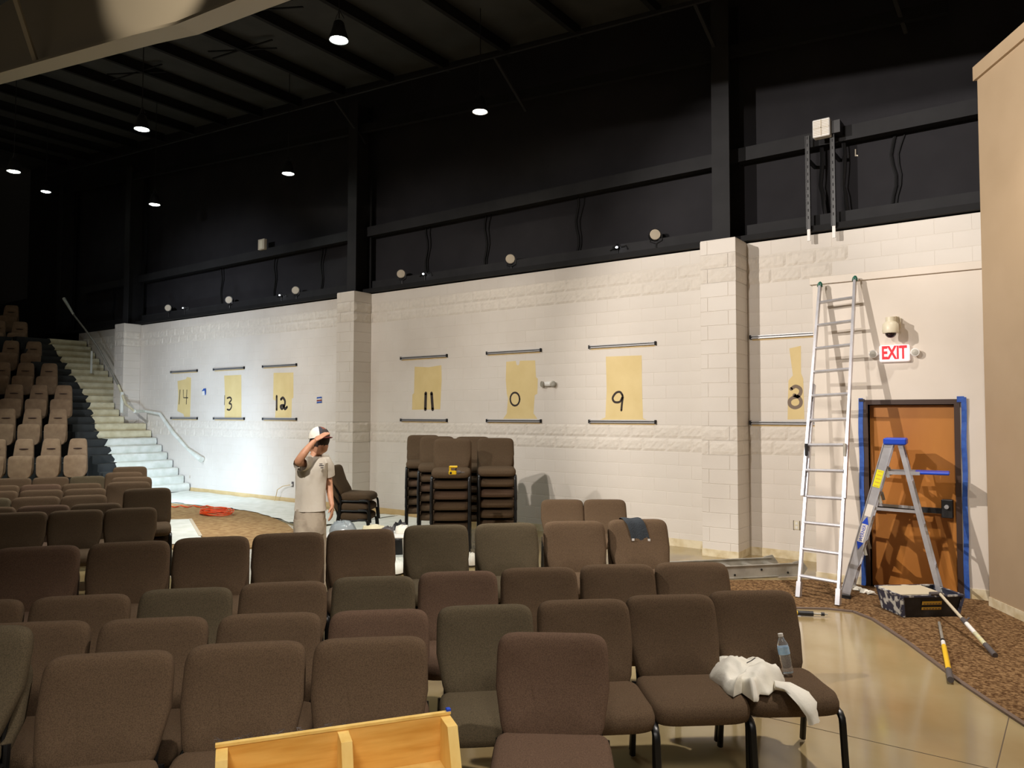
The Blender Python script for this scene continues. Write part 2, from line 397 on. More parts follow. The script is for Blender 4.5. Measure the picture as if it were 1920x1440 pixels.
# pilasters
PD = .47
for px, pw_ in PIL:
    pl = struct(MB().box((px - pw_/2 + .006, D - PD + .006, 0), (px + pw_/2 - .006, D, CH*NC + .01)).build('wall_pilaster', M['paint']))
    for c in range(NC):
        z0, z1 = CH*c + .003, CH*(c+1) - .003
        sp = c in (7, 8, 19, 20)
        jx = px - pw_/2 + (.11 if c % 2 else .41)
        for xa, xb in ((px - pw_/2, jx - .003), (jx + .003, px + pw_/2)):
            if sp:
                mb = MB(); nx, nz = (7 if xb-xa > .2 else 2), 4; g = []; idx = {}
                # front grid + right side grid
                for iz in range(nz+1):
                    for ix in range(nx+1):
                        x = xa + (xb-xa)*ix/nx; z = z0 + (z1-z0)*iz/nz
                        dd = 0 if ix in (0, nx) or iz in (0, nz) else .006 + .016*abs(noise.noise((x*12, z*15, 3)))
                        g.append((x, D-PD-dd, z))
                fs = [(iz*(nx+1)+ix, iz*(nx+1)+ix+1, (iz+1)*(nx+1)+ix+1, (iz+1)*(nx+1)+ix) for iz in range(nz) for ix in range(nx)]
                mb.add(g, fs)
                if xb == px + pw_/2:
                    g = []; ny = 8
                    for iz in range(nz+1):
                        for iy in range(ny+1):
                            y = D-PD + PD*iy/ny; z = z0 + (z1-z0)*iz/nz
                            dd = 0 if iy in (0, ny) or iz in (0, nz) else .008 + .024*abs(noise.noise((y*12, z*15, 8)))
                            g.append((xb+dd, y, z))
                    fs = [(iz*(ny+1)+ix, iz*(ny+1)+ix+1, (iz+1)*(ny+1)+ix+1, (iz+1)*(ny+1)+ix) for iz in range(nz) for ix in range(ny)]
                    mb.add(g, fs)
                mb.build('split_block', M['splitpaint'], pl)
            else:
                MB().bbox((xa, D-PD, z0), (xb, D-.002, z1), .004).build('block', M['paint'], pl)
    struct(MB().box((px - pw_/2 - .002, D-PD-.004, 0), (px + pw_/2 + .002, D-.003, .10)).build('baseboard_pilaster', M['oldbase']))
struct(MB().box((-24.3, D-.008, 0), (-8.2, D-.003, .105)).build('baseboard_back', M['ochrebase']))
struct(MB().box((-8.2, D-.008, 0), (-2.4, D-.003, .115)).build('baseboard_back', M['oldbase']))

# ---- old paint patches and sprayed numbers (flat marks on the wall)
def Z1(x, y): return (300 + x/6.857, 670 + y/6.857)
def Z2(x, y): return (740 + x/6, 630 + y/6)
def Z3(x, y): return (700 + x/3.2, 600 + y/3.2)
def Z4(x, y): return (1300 + x/3, 480 + y/3)
patches = [
 ('14', Z1, [(225,305),(330,282),(348,252),(400,262),(394,500),(386,765),(312,765),(300,728),(222,690),(236,500)], [[(258,420),(245,600)],[(300,420),(302,520),(357,520)],[(345,420),(338,600)]], .014, 'pale yellow patch torn at its corners, painted fourteen'),
 ('13', Z1, [(825,235),(1045,225),(1047,775),(830,775),(836,500)], [[(832,490),(828,610)],[(865,525),(900,515),(918,545),(888,590),(915,602),(918,640),(895,675),(865,670)]], .022, 'pale yellow strip painted with a three after a faint stroke'),
 ('12', Z1, [(1460,200),(1715,195),(1715,520),(1695,532),(1690,775),(1480,775),(1490,560),(1455,540)], [[(1500,500),(1500,672)],[(1555,540),(1580,520),(1606,560),(1600,620),(1568,662),(1550,628),(1590,620),(1605,665),(1632,640)]], .032, 'yellow patch painted with a heavy twelve'),
 ('11', Z2, [(225,345),(380,352),(450,340),(525,328),(528,500),(512,825),(195,830),(200,660),(218,640)], [[(350,645),(345,825)],[(415,645),(427,825)]], .034, 'yellow patch painted eleven'),
 ('0', Z2, [(1255,290),(1362,280),(1370,320),(1385,332),(1402,318),(1408,278),(1580,275),(1590,460),(1610,482),(1605,650),(1575,665),(1562,870),(1605,932),(1220,932),(1262,870),(1275,700),(1262,650),(1250,500)], [[(1353+53*math.cos(a*PI/8), 710+74*math.sin(a*PI/8)) for a in range(17)]], .017, 'ragged yellow patch with a round sprayed 0'),
 ('9', Z3, [(1395,220),(1610,212),(1612,420),(1618,590),(1640,598),(1360,598),(1392,585),(1400,420)], [[(1495,452),(1480,432),(1455,438),(1436,468),(1448,492),(1480,490),(1497,458),(1492,500),(1488,542)]], .018, 'large yellow patch painted nine'),
 ('8', Z4, [(540,520),(605,505),(606,660),(618,690),(625,918),(530,920),(535,700),(560,672),(545,560)], [[(550,748),(575,733),(600,745),(604,768),(588,790),(560,797),(541,815),(545,840),(570,853),(598,843),(606,818),(592,794),(568,783)]], .024, 'narrow yellow patch with a smeared sprayed 8')]
def smooth_pts(P):
    if len(P) < 4 or len(P) > 14: return P
    out = []; Q_ = [P[0]] + list(P) + [P[-1]]
    for i in range(1, len(Q_)-2):
        a, b, c, d = Q_[i-1:i+3]
        for k in range(4):
            t = k/4; out.append(tuple(.5*((2*b[q]) + (-a[q]+c[q])*t + (2*a[q]-5*b[q]+4*c[q]-d[q])*t*t + (-a[q]+3*b[q]-3*c[q]+d[q])*t**3) for q in (0, 1)))
    return out + [P[-1]]
for nm, Z, poly, strokes, r, lab in patches:
    pts = [ony(*Z(*p), D - .0012) for p in poly]
    po = MB().prism3(pts, (0, .0009, 0)).build('bare_paint_patch', M['yellow'], wall); po['label'] = lab
    for st in strokes:
        st = smooth_pts(st)
        p3 = [ony(*Z(*p), D - .0016) for p in st]
        mb = MB(); vs = []; fs = []
        rr = r * (.45 if (nm == '13' and len(st) == 2) else 1)
        for i, p in enumerate(p3):
            t = (p3[min(i+1, len(p3)-1)] - p3[max(i-1, 0)]).normalized(); n_ = Vector((t.z, 0, -t.x))
            vs += [p + n_*rr, p - n_*rr]
        fs = [(2*i, 2*i+1, 2*i+3, 2*i+2) for i in range(len(p3)-1)]
        mb.add(vs, fs)
        for p in (p3[0], p3[-1]):
            k = len(mb.v); mb.add([p + Vector((math.cos(q*PI/5)*rr, 0, math.sin(q*PI/5)*rr)) for q in range(10)], [tuple(range(10))])
        mb.build('sprayed_stroke', M['sprayfaint'] if nm == '8' else M['spray'], po)

# ---- metal rails above and below each patch
rails = [('14',(322,371,693.5,785.5)),('13',(402,459,689,785.5)),('12',(494,557,684.5,785.5)),('11',(753,839,669,787)),('0',(914,1015,660,788.5)),('9',(1106,1230,648.5,790.5)),('8',(1408,1530,632,793))]
for nm, (u0, u1, vu, vl) in rails:
    for pos, v in (('above', vu), ('below', vl)):
        p0, p1 = ony(u0, v), ony(u1, v); z = 3.10 if pos == 'above' else 1.876; xa, xb = p0.x, p1.x
        if nm == '8': xb = -2.44
        L = xb - xa
        t = thing('mounting_rail', f'long metal rail fixed to the wall {pos} the yellow patch painted ' + {'14': 'fourteen', '13': 'thirteen', '12': 'twelve', '11': 'eleven', '0': 'zero', '9': 'nine', '8': 'eight'}[nm], 'rail', (xa, D, z), 0, 'metal rails on the block wall')
        mb = MB(); mb.box((0, -.006, -.022), (L, -.002, .022)); mb.box((0, -.034, .018), (L, -.002, .022)); mb.box((0, -.034, -.022), (L, -.002, -.018)); mb.box((0, -.036, .010), (L, -.032, .022)); mb.box((0, -.036, -.022), (L, -.032, -.012))
        mb.build('channel', M['chrome'], t)
        for xx in (0, L): MB().bbox((xx - .012, -.040, -.030), (xx + .012, -.001, .030), .003).build('end_bracket', M['girt'], t)
        MB().box((.02, -.004, -.048), (L - .02, -.001, -.024)).build('bare_strip', M['ochrebase'], t)

# ---- black upper wall with girts, posts and insulation
ZT = CH * NC
up = struct(MB().box((-29, D + .25, ZT - .3), (4, D + .4, 12)).build('wall_upper', M['insul']))
struct(MB().box((-29, D - .10, ZT + .02), (-.2, D + .25, ZT + .10)).build('trim_2', M['black']))
g = MB()
for xa, xb in ((-24.4, -21.2), (-20.7, -11.95), (-11.42, -4.12), (-3.6, -.2)):
    g.box((xa, D + .02, ZT + .10), (xb, D + .24, ZT + .27))
struct(g.build('trim_3', M['girt']))
g = MB(); g.box((-24.4, D + .03, 5.72), (4, D + .24, 5.86)); g.box((-24.4, D+.02, 5.70), (4, D+.05, 5.90))
struct(g.build('trim_4', M['girt']))
for x, _ in PIL + [(-25.2, .5)]:
    c = thing('steel_column', 'black steel column rising from the ' + {-3.86: 'block pilaster nearest the exit door', -11.68: 'block pilaster behind the painter', -20.95: 'block pilaster beside the stairs', -25.2: 'far top end of the stairs'}[x], 'column')
    c.location = (x, D - .2, ZT + .02)
    zt = 3.6 if x > -5 else 3.9 + (-x - 10)*.05
    MB().box((-.13, -.12, 0), (.13, -.10, zt)).build('flange', M['girt'], c)
    MB().box((-.006, -.10, 0), (.006, .30, zt)).build('web', M['black'], c)
    MB().box((-.13, .30, 0), (.13, .32, zt)).build('flange', M['black'], c)
    MB().box((-.15, -.14, 0), (.15, .34, .02)).build('base_plate', M['black'], c)
# seams / hanging creases of the insulation
for x in (-8.6, -6.6, -1.7, -10.1, -15.0, -17.2, -22.8, -13.3):
    mb = MB(); pts = [(x + .03*math.sin(k*1.3 + x), D + .235, ZT + .28 + k*.14) for k in range(9)]
    mb.tube(pts, .022, 6); mb.tube([(p[0] + .05 + .015*k*k*.1, p[1], p[2]) for k, p in enumerate(pts)], .012, 5)
    o = mb.build('insulation_seam', M['black'], up)
mb = MB()
for x, zb in ((-1.2, 4.75),): mb.bar((x-.25, D+.1, 4.74), (x-.25, D+.1, 5.7), .05, .06)
mb.build('girt_post', M['girt'], up)
# rear and side shell
struct(MB().box((-31, -6, 0), (-30.8, 14, 12)).build('wall_left', M['darkwall']))
struct(MB().box((-31, 10.9, 0), (-24.5, 11.1, 6)).build('wall_rear_corner', M['darkwall']))

# roof deck, purlins, frame rafter
def zr(x): return 8.45 + .085 * (-4 - x)
mb = MB(); mb.add([(-30, -3, zr(-30)), (5, -3, zr(5)), (5, 11.1, zr(5)), (-30, 11.1, zr(-30)), (-30, -3, zr(-30)+.1), (5, -3, zr(5)+.1), (5, 11.1, zr(5)+.1), (-30, 11.1, zr(-30)+.1)], [(0,3,2,1),(4,5,6,7),(0,1,5,4),(1,2,6,5),(2,3,7,6),(3,0,4,7)])
ceil = struct(mb.build('ceiling', M['deck']))
for k in range(17):
    x = -2.0 - 1.5 * k; z = zr(x)
    mb = MB(); mb.box((x-.004, -3, z-.24), (x+.004, 10.85, z)); mb.box((x-.004, -3, z-.245), (x+.075, 10.85, z-.235)); mb.box((x-.075, -3, z-.01), (x+.004, 10.85, z-.001))
    mb.build('purlin', M['black'], ceil)
# long angle braces
mb = MB(); mb.bar((-1, 9.9, 7.62), (-26, 9.9, 9.42), .05, .05); mb.build('brace_rod', M['rafter'] if 0 else M['girt'], ceil)
mb = MB(); mb.bar((-1, 10.5, 7.05), (-26, 10.5, 9.1), .09, .16); mb.build('eave_strut', M['black'], ceil)
for x in (-4.0, -7.6, -11.7, -1.6):
    z = 7.62 + (-1 - x)*.072
    MB().bar((x - .05, 9.9, z), (x + .12, 10.62, z - .75), .05, .03).build('flange_brace', M['girt'], ceil)
# cross bracing rods between purlins
for x, y in ((-13.2, 8.0), (-11.4, 7.2), (-9.0, 6.4), (-16.4, 7.6)):
    z = zr(x) - .2; MB().bar((x, y, z), (x+1.4, y+.55, z-.12), .03, .02).build('bridging', M['black'], ceil)
    MB().bar((x, y+.1, z - .1), (x+1.4, y+.45, z), .03, .02).build('bridging', M['black'], ceil)
def zb(x):
    P = [(2, 6.2), (-3, 6.3), (-7.44, 6.74), (-8.75, 6.86), (-9.75, 7.04), (-14.66, 7.82), (-24, 9.3), (-27, 9.8)]
    for (xa, za), (xb, zb_) in zip(P[:-1], P[1:]):
        if xb <= x <= xa: return za + (zb_-za)*(x-xa)/(xb-xa)
xs = [2, -3, -7.44, -8.75, -9.3, -9.75, -11, -14.66, -19, -23]
raf = tag(thing('roof_rafter', 'cream painted steel roof beam bending across the top left corner', 'beam'))
mb = MB()
for a_, b_ in zip(xs[:-1], xs[1:]):
    top = lambda x: max(zr(x) - .26, zb(x) + .05)
    p = [Vector((a_, 5.0, zb(a_))), Vector((b_, 5.0, zb(b_))), Vector((b_, 5.0, top(b_))), Vector((a_, 5.0, top(a_)))]
    mb.prism3(p, (0, .02, 0))
mb.build('web', M['rafter'], raf)
mb = MB()
for a_, b_ in zip(xs[:-1], xs[1:]): mb.add([(a_,4.86,zb(a_)-.04),(b_,4.86,zb(b_)-.04),(b_,5.16,zb(b_)-.04),(a_,5.16,zb(a_)-.04),(a_,4.86,zb(a_)),(b_,4.86,zb(b_)),(b_,5.16,zb(b_)),(a_,5.16,zb(a_))], [(0,3,2,1),(4,5,6,7),(0,1,5,4),(1,2,6,5),(2,3,7,6),(3,0,4,7)])
mb.build('bottom_flange', M['rafter'], raf)
MB().bar((-12.95, 4.9, zb(-12.95) + .02), (-12.55, 4.2, 8.95), .07, .05).build('flange_brace', M['rafter'], raf)

# ---- drywall bump-out with the exit door
YD = 9.5
DX0, DX1, DZ = -1.80, -.93, 2.11
mb = MB(); mb.box((-2.40, YD, 0), (DX0, D, 3.58)); mb.box((DX1, YD, 0), (.6, D, 3.58)); mb.box((DX0, YD, DZ), (DX1, D, 3.58))
struct(mb.build('wall_door', M['drywall']))
struct(MB().bbox((-2.43, YD-.03, 3.575), (.6, D, 3.665), .004).build('trim_5', M['drywall']))
struct(MB().box((-2.405, YD-.006, 0), (DX0-.06, YD-.001, .10)).build('baseboard_door', M['oldbase']))
struct(MB().box((DX1+.06, YD-.006, 0), (.2, YD-.001, .12)).build('baseboard_door', M['oldbase']))
mb = MB(); fw_ = .055
mb.box((DX0-fw_, YD-.02, 0), (DX0, YD+.11, DZ+fw_)); mb.box((DX1, YD-.02, 0), (DX1+fw_, YD+.11, DZ+fw_)); mb.box((DX0, YD-.02, DZ), (DX1, YD+.11, DZ+fw_))
mb.box((DX0, YD+.07, 0), (DX0+.02, YD+.11, DZ)); mb.box((DX1-.02, YD+.07, 0), (DX1, YD+.11, DZ)); mb.box((DX0, YD+.07, DZ-.02), (DX1, YD+.11, DZ))
fr = struct(mb.build('trim_6', M['frame']))
dr = struct(MB().bbox((DX0+.004, YD+.062, .012), (DX1-.004, YD+.105, DZ-.006), .003).build('door_1', M['doorwood']))
mb = MB(); mb.box((DX0+.04, YD-.015, .90), (DX1-.10, YD+.03, .96)); mb.box((DX0+.03, YD-.01, .885), (DX0+.12, YD+.06, .975)); mb.bbox((DX1-.14, YD-.04, .86), (DX1-.03, YD+.06, 1.06), .006)
mb.build('panic_bar', M['blackplastic'], dr)
mb = MB(); mb.lathe([(0, 0), (.022, 0), (.022, .05), (0, .05)], (DX1-.085, YD-.085, .985), 12, Matrix.Rotation(-PI/2, 3, 'X')); mb.build('latch_knob', M['chrome'], dr)
tp = thing('masking_tape', 'blue masking tape strips running up both sides of the brown door frame', 'tape', (0, 0, 0))
mb = MB(); n = 16
for side, xa in ((0, DX0-fw_-.045), (1, DX1+fw_+.004)):
    g = []
    for k in range(n+1):
        z = .0 + (DZ+fw_+.02) * k/n; wob = .004*math.sin(k*1.3 + side) + (.010*(k/n) if side else 0)
        y = YD-.024 - (.012*abs(math.sin(k*.9)) if side else .002)
        g += [(xa+wob, y+.003, max(z, .014)), (xa+.05+wob, y, max(z, .014))]
    mb = MB(); mb.add(g, [(2*k, 2*k+1, 2*k+3, 2*k+2) for k in range(n)]); mb.build('tape_strip', M['tape'], tp)
MB().bbox((DX1+.03, YD-.03, DZ+.02), (DX1+.10, YD-.022, DZ+.085), .002).build('tape_tab', M['tape'], tp)
MB().bbox((DX0-.09, YD-.03, DZ+.035), (DX0-.03, YD-.022, DZ+.065), .002).build('tape_tab', M['capfront'], tp)

# ---- angled tan wall at right
ca = Vector((-.625, 9.26, 0)); dirv = (Vector((-.30, 8.72, 0)) - ca).normalized(); cb = ca + dirv * 5.2; nb = Vector((-dirv.y, dirv.x, 0))
if nb.y < 0: nb = -nb
HR = 5.70
struct(MB().prism([(p.x, p.y) for p in (ca, cb, cb + nb*.3, ca + nb*.12 + Vector((.12, .16, 0)))], 0, HR).build('wall_right', M['tanwall']))
o2 = ca - nb*.03 - dirv*.03; o3 = cb - nb*.03
struct(MB().prism([(p.x, p.y) for p in (o2, o3, cb + nb*.3, ca + nb*.2)], HR-.13, HR+.02).build('trim_7', M['tanwall']))
mb = MB(); q0, q1 = ca - nb*.008, ca + dirv*3.5 - nb*.008
mb.prism([(p.x, p.y) for p in (q0 - dirv*.006, q1, q1 + nb*.006, q0 + nb*.006)], 0, .105); struct(mb.build('baseboard_right', M['oldbase']))

# ================================================================== CHAIRS
def outline(n, w_top, w_bot, z0, z1, rc, waist=0):
    """rounded, slightly waisted outline in x,z, counter-clockwise"""
    pts = []; zc = (z0+z1)/2; hh = (z1-z0)/2
    for k in range(n):
        a = 2*PI*k/n; c, s = math.cos(a), math.sin(a); e_ = 2/7.5
        x = math.copysign(abs(c)**e_, c); z = math.copysign(abs(s)**e_, s)
        zz = zc + hh*z; t = (zz - z0)/(z1-z0)
        q_ = min(1, max(0, (t-.06)/.36)); ww = w_bot + (w_top-w_bot) * (q_*q_*(3-2*q_)) - .012*max(0, t-.5)
        pts.append((x*ww/2, zz))
    return pts
def back_mesh(mat_):
    n = 40; z0, z1 = .395, .88; base = outline(n, .562, .472, z0, z1, .05); zc = .66
    layers = [(.55, .030), (.88, .036), (.965, .030), (.995, .016), (1.0, 0), (.995, -.016), (.965, -.032), (.90, -.040), (.72, -.046), (.35, -.050)]
    rr = []
    def yb(z):
        t = (z-.40)/.48
        return .185 + .19*t + .03*math.sin(t*PI)*(.8) - .028*math.exp(-((t-.22)/.16)**2)
    for sc, y in layers:
        ring = []
        for x, z in base:
            zz = zc + (z-zc)*sc if sc < .9 else zc + (z-zc)*(1-(1-sc)*1.15)
            xx = x*sc; ring.append(Vector((xx, yb(zz) + y, zz)))
        rr.append(ring)
    return MB().rings(rr).mesh('backrest', mat_, smooth=60)
def seat_mesh(mat_):
    n = 40; rr = []; base = []
    for k in range(n):
        a = 2*PI*k/n; c, s = math.cos(a), math.sin(a); e_ = 2/6.0
        base.append((math.copysign(abs(c)**e_, c)*.275, math.copysign(abs(s)**e_, s)*.245))
    for sc, z in ((.5, .352), (.92, .352), (.98, .362), (1.0, .392), (1.0, .425), (.965, .455), (.88, .468), (.6, .473), (.25, .476)):
        ring = []
        for x, y in base:
            xx, yy = x*sc, y*sc - .025
            zz = z
            f = max(0, (-yy - .09)/.18)
            zz -= (.040*f*f if z > .40 else .010*f*f)
            zz += .012*(1 - min(1, abs(yy+.05)/.2)) * (-1 if z > .45 else 0)
            ring.append(Vector((xx, yy, zz)))
        rr.append(ring)
    return MB().rings(rr).mesh('seat', mat_, smooth=60)
legm = {}
for sx in (-1, 1):
    x = sx*.262
    pts = [(x, -.10, .355), (x, -.18, .358), (x, -.225, .35), (x, -.245, .33), (x*1.0, -.252, .30), (x*1.02, -.275, .015)]
    legm['f', sx] = MB().tube(pts, .018, 8, 1.15).mesh('leg', M['blacktube'], smooth=True)
    pts = [(x*.98, .215, .42), (x, .195, .33), (x*1.02, .250, .015)]
    legm['r', sx] = MB().tube(pts, .018, 8, 1.15).mesh('leg', M['blacktube'], smooth=True)
mb = MB()
for sx in (-1, 1): mb.tube([(sx*.255, -.20, .345), (sx*.255, .21, .345)], .013, 6)
mb.tube([(-.255, .17, .345), (.255, .17, .345)], .011, 6); mb.tube([(-.255, -.17, .345), (.255, -.17, .345)], .011, 6)
sframe = mb.mesh('seat_frame', M['blacktube'], smooth=True)
bframes = [MB().tube([(sx*.232, .215, .36), (sx*.232, .245, .48), (sx*.24, .325, .66), (sx*.235, .385, .80)], .012, 6).mesh('back_post', M['blacktube'], smooth=True) for sx in (-1, 1)]
glide = MB().lathe([(.020, 0), (.020, .014), (.0155, .02)], (0, 0, 0), 8).mesh('foot_glide', M['blackplastic'])
variants = [(seat_mesh(M[f'fab{i}']), back_mesh(M[f'fab{i}'])) for i in range(3)]
MAXLAB = 0
def chair(P, theta, label, group, var=0, dz=0.0, forward=0.0):
    """P: middle of the backrest's top edge (x,y); theta: direction of the row in degrees; local -y is the front"""
    th = math.radians(theta); off = Vector((-math.sin(th), math.cos(th), 0)) * .385
    P = Vector((P[0], P[1], 0)) - off + Vector((math.sin(th), -math.cos(th), 0)) * forward
    t = thing('padded_chair', label, 'chair', (P.x, P.y, dz), th, group)
    sm, bm_ = variants[var]
    put('seat', sm, t); put('backrest', bm_, t)
    for k in (('f', -1), ('f', 1), ('r', -1), ('r', 1)): put('leg', legm[k], t)
    put('seat_frame', sframe, t); put('back_post', bframes[0], t); put('back_post', bframes[1], t)
    return t
ORD = ['', 'first', 'second', 'third', 'fourth', 'fifth', 'sixth', 'seventh', 'eighth', 'ninth', 'tenth']
def row(pts, thetas, name, group, two=False, vars_=None, side='left', extra=None, dzs=.15):
    n = len(pts)
    for i, (P, th) in enumerate(zip(pts, thetas)):
        k = i + 1 if side == 'left' else n - i
        v = vars_[i] if vars_ else 0
        pos = f'{ORD[k]} from the {side}'
        if extra and i in extra: lab = extra[i]
        elif two: lab = f'upper brown chair of the stacked pair {pos} in the {name}'
        else: lab = f'brown padded chair {pos} in the {name}'
        chair(P, th, lab, group, v, dzs if two else 0)
        if two: chair((P[0], P[1]), th, f'lower brown chair of the stacked pair {pos} in the {name}', group, v, 0, -.0)
# nearest row (A)
ga = 'chairs in the nearest row'
chair((-3.97, 1.31), 41, 'upper olive-brown chair of the stacked pair at the left edge of the photo', ga, 1, .15)
chair((-3.97, 1.31), 41, 'lower olive-brown chair of the stacked pair at the left edge of the photo', ga, 1, 0)
chair((-3.57, 1.74), 48, 'brown chair beside the near left stacked pair, its whole backrest showing', ga, 0)
chair((-3.20, 2.205), 46, 'brown chair of the nearest row behind the left end of the pine shelf unit', ga, 0)
chair((-2.78, 2.62), 43, 'brown chair of the nearest row behind the middle of the pine shelf unit', ga, 0)
chair((-2.10, 3.22), 33, 'single red-brown chair turned out of line just right of the pine shelf unit', ga, 2)
# second row (B)
B = [(-4.84, 1.32), (-4.41, 1.75), (-3.98, 2.17), (-3.56, 2.60), (-3.13, 3.01), (-2.72, 3.45), (-2.33, 3.90), (-1.965, 4.32), (-1.60, 4.73)]
row(B, [44,46,46,44,44,44,42,41,40], 'second row', 'chairs in the second row', vars_=[0,0,0,0,2,1,0,0,0], side='right', extra={8: 'brown end chair holding the water bottle and a hanging white sleeve', 7: 'brown chair under the left part of the crumpled white shirt', 5: 'greenish grey-brown chair in the second row behind the single turned chair'})
# third row (C)
C = [(-5.20, 1.72), (-4.83, 2.17), (-4.49, 2.65), (-4.15, 3.13), (-3.80, 3.60), (-3.45, 4.07), (-3.07, 4.52), (-2.67, 4.96), (-2.26, 5.36)]
row(C, [50,49,48,46,44,43,42,40,38], 'third row', 'chairs in the third row', vars_=[0,0,1,0,1,2,0,0,0], side='right')
# fourth row (D): pairs stacked two high
Dr = [(-5.96, 2.36), (-5.63, 2.86), (-5.34, 3.35), (-5.03, 3.83), (-4.70, 4.30), (-4.38, 4.87), (-3.96, 5.32), (-3.55, 5.79), (-3.15, 6.24)]
row(Dr, [55,54,52,50,50,46,46,42,42], 'fourth row', 'stacked pairs in the fourth row', two=True, vars_=[2,0,0,0,0,1,1,0,0], side='right', extra={8: 'upper brown chair with the charcoal towel over its backrest'})
# pair by the wall
chair((-5.27, 8.31), 37, 'left chair of the dark pair standing alone near the block wall', 'pair of chairs near the block wall')
chair((-4.83, 8.65), 37, 'right chair of the dark pair standing alone near the block wall', 'pair of chairs near the block wall')
# rows further left
def leftrow(P, th, n, name, var=0):
    pts = []; p = Vector(P); t = math.radians(th); 
    for i in range(n): pts.append((p.x - math.cos(t)*.56*i, p.y - math.sin(t)*.56*i))
    pts.reverse()
    row(pts, [th]*n, name, 'chairs in the ' + name, vars_=[(i*2+var) % 3 if (i+var) % 3 == 0 else 0 for i in range(n)], side='right')
leftrow((-8.84, 4.49), 58, 4, 'fifth row'); leftrow((-9.62, 4.46), 58, 4, 'sixth row', 1)
leftrow((-10.73, 4.81), 58, 4, 'seventh row', 2); leftrow((-11.66, 5.24), 58, 4, 'eighth row')
leftrow((-12.58, 5.60), 58, 4, 'ninth row', 1); leftrow((-13.95, 6.3), 60, 5, 'tenth row', 2)
for k, (P, th, nm) in enumerate((((-9.50, 5.03), 62, 'sixth'), ((-10.61, 5.35), 56, 'seventh'), ((-11.38, 5.78), 58, 'eighth'), ((-12.42, 6.18), 60, 'ninth'), ((-13.62, 6.88), 62, 'tenth'))):
    chair(P, th, f'upper chair of the stacked pair at the right end of the {nm} row', 'stacked pairs ending the left rows', 0, .15)
    chair(P, th, f'lower chair of the stacked pair at the right end of the {nm} row', 'stacked pairs ending the left rows', 0, 0)
# tall stacks in front of the block wall
def stack(P, th, n, desc, group, step=.15, lean=.012):
    for k in range(n):
        fromtop = n - 1 - k
        pos = 'topmost chair' if fromtop == 0 else ('lowest chair' if k == 0 else ORD[fromtop+1] + ' chair from the top')
        chair(P, th, f'{pos} of the {desc}', group, (0, 0, 0, 2)[k % 4], k*step, (k - n + 1)*lean)
gs = 'tall chair stacks by the block wall'
def stk(u, v, z): p = onz(u, v, z); return (p.x, p.y)
stack(stk(849, 822, 1.63), 38, 6, 'tall stack with the yellow drill on it', gs)
stack(stk(929, 821, 1.63), 40, 6, 'tall stack beside the drill stack, at the right', gs)
stack(stk(820, 818, 1.63), 40, 6, 'middle tall stack directly behind the drill stack', gs)
stack(stk(794, 815.5, 1.63), 42, 6, 'farthest left tall stack by the block wall', gs)
stack(stk(886, 818.5, 1.63), 40, 6, 'tall stack mostly hidden behind the two front stacks', gs)
stack(stk(627, 872, 1.18), 122, 3, 'short three-high stack right of the painter', 'short stack behind the painter')

# ================================================================== THEATRE SEATS, TIERS, STAIRS
th_ = math.radians(60)
def tback():
    rr = []; n = 28
    for sc, y in ((.5, .05), (.93, .05), (1, .03), (1, -.02), (.95, -.045), (.6, -.055), (.2, -.056)):
        ring = []
        for k in range(n):
            a = 2*PI*k/n; c, s = math.cos(a), math.sin(a); e_ = 2/7
            x = math.copysign(abs(c)**e_, c); z = math.copysign(abs(s)**e_, s)
            t = (z+1)/2; ww = .47 - .11*t; zz = .78 + .42*z*sc
            ring.append(Vector((x*ww/2*sc, .06 + y + .30*(zz-.4), zz)))
        rr.append(ring)
    return MB().rings(rr).mesh('backrest', M['theatre'], smooth=50)
def tpan():
    rr = []; n = 28
    for sc, y in ((.5, .05), (.93, .05), (1, .03), (1, -.02), (.95, -.045), (.6, -.055), (.2, -.056)):
        ring = []
        for k in range(n):
            a = 2*PI*k/n; c, s = math.cos(a), math.sin(a); e_ = 2/6
            x = math.copysign(abs(c)**e_, c); z = math.copysign(abs(s)**e_, s)
            t = (z+1)/2; ww = .46 + .03*t; zz = .57 + .26*z*sc
            if z < 0: zz += .04*abs(x)**3
            ring.append(Vector((x*ww/2*sc, -.22 + y + .16*(zz-.4), zz)))
        rr.append(ring)
    return MB().rings(rr).mesh('seat_pan', M['theatre'], smooth=50)
tb, tpn = tback(), tpan()
slot = MB().ellip((0, .172, .97), (.095, .02, .016), 12, 7).mesh('headrest_slot', M['theatredark'], smooth=True)
mb = MB(); mb.box((-.265, -.02, 0), (-.235, .18, .42)); mb.box((-.27, -.12, .40), (-.23, .25, .46)); stand_l = mb.mesh('side_standard', M['blackplastic'])
arm = MB().bbox((-.275, -.14, .62), (-.225, .22, .65), .008).mesh('armrest', M['blackplastic'])
tiers = [(147, 822, 17.7, 4), (110, 766.5, 18.55, 4), (120, 722, 19.4, 4), (93, 681, 20.25, 4), (64, 640, 21.1, 3), (38, 603, 21.95, 2), (22, 572, 22.8, 2)]
fl_prev = 0
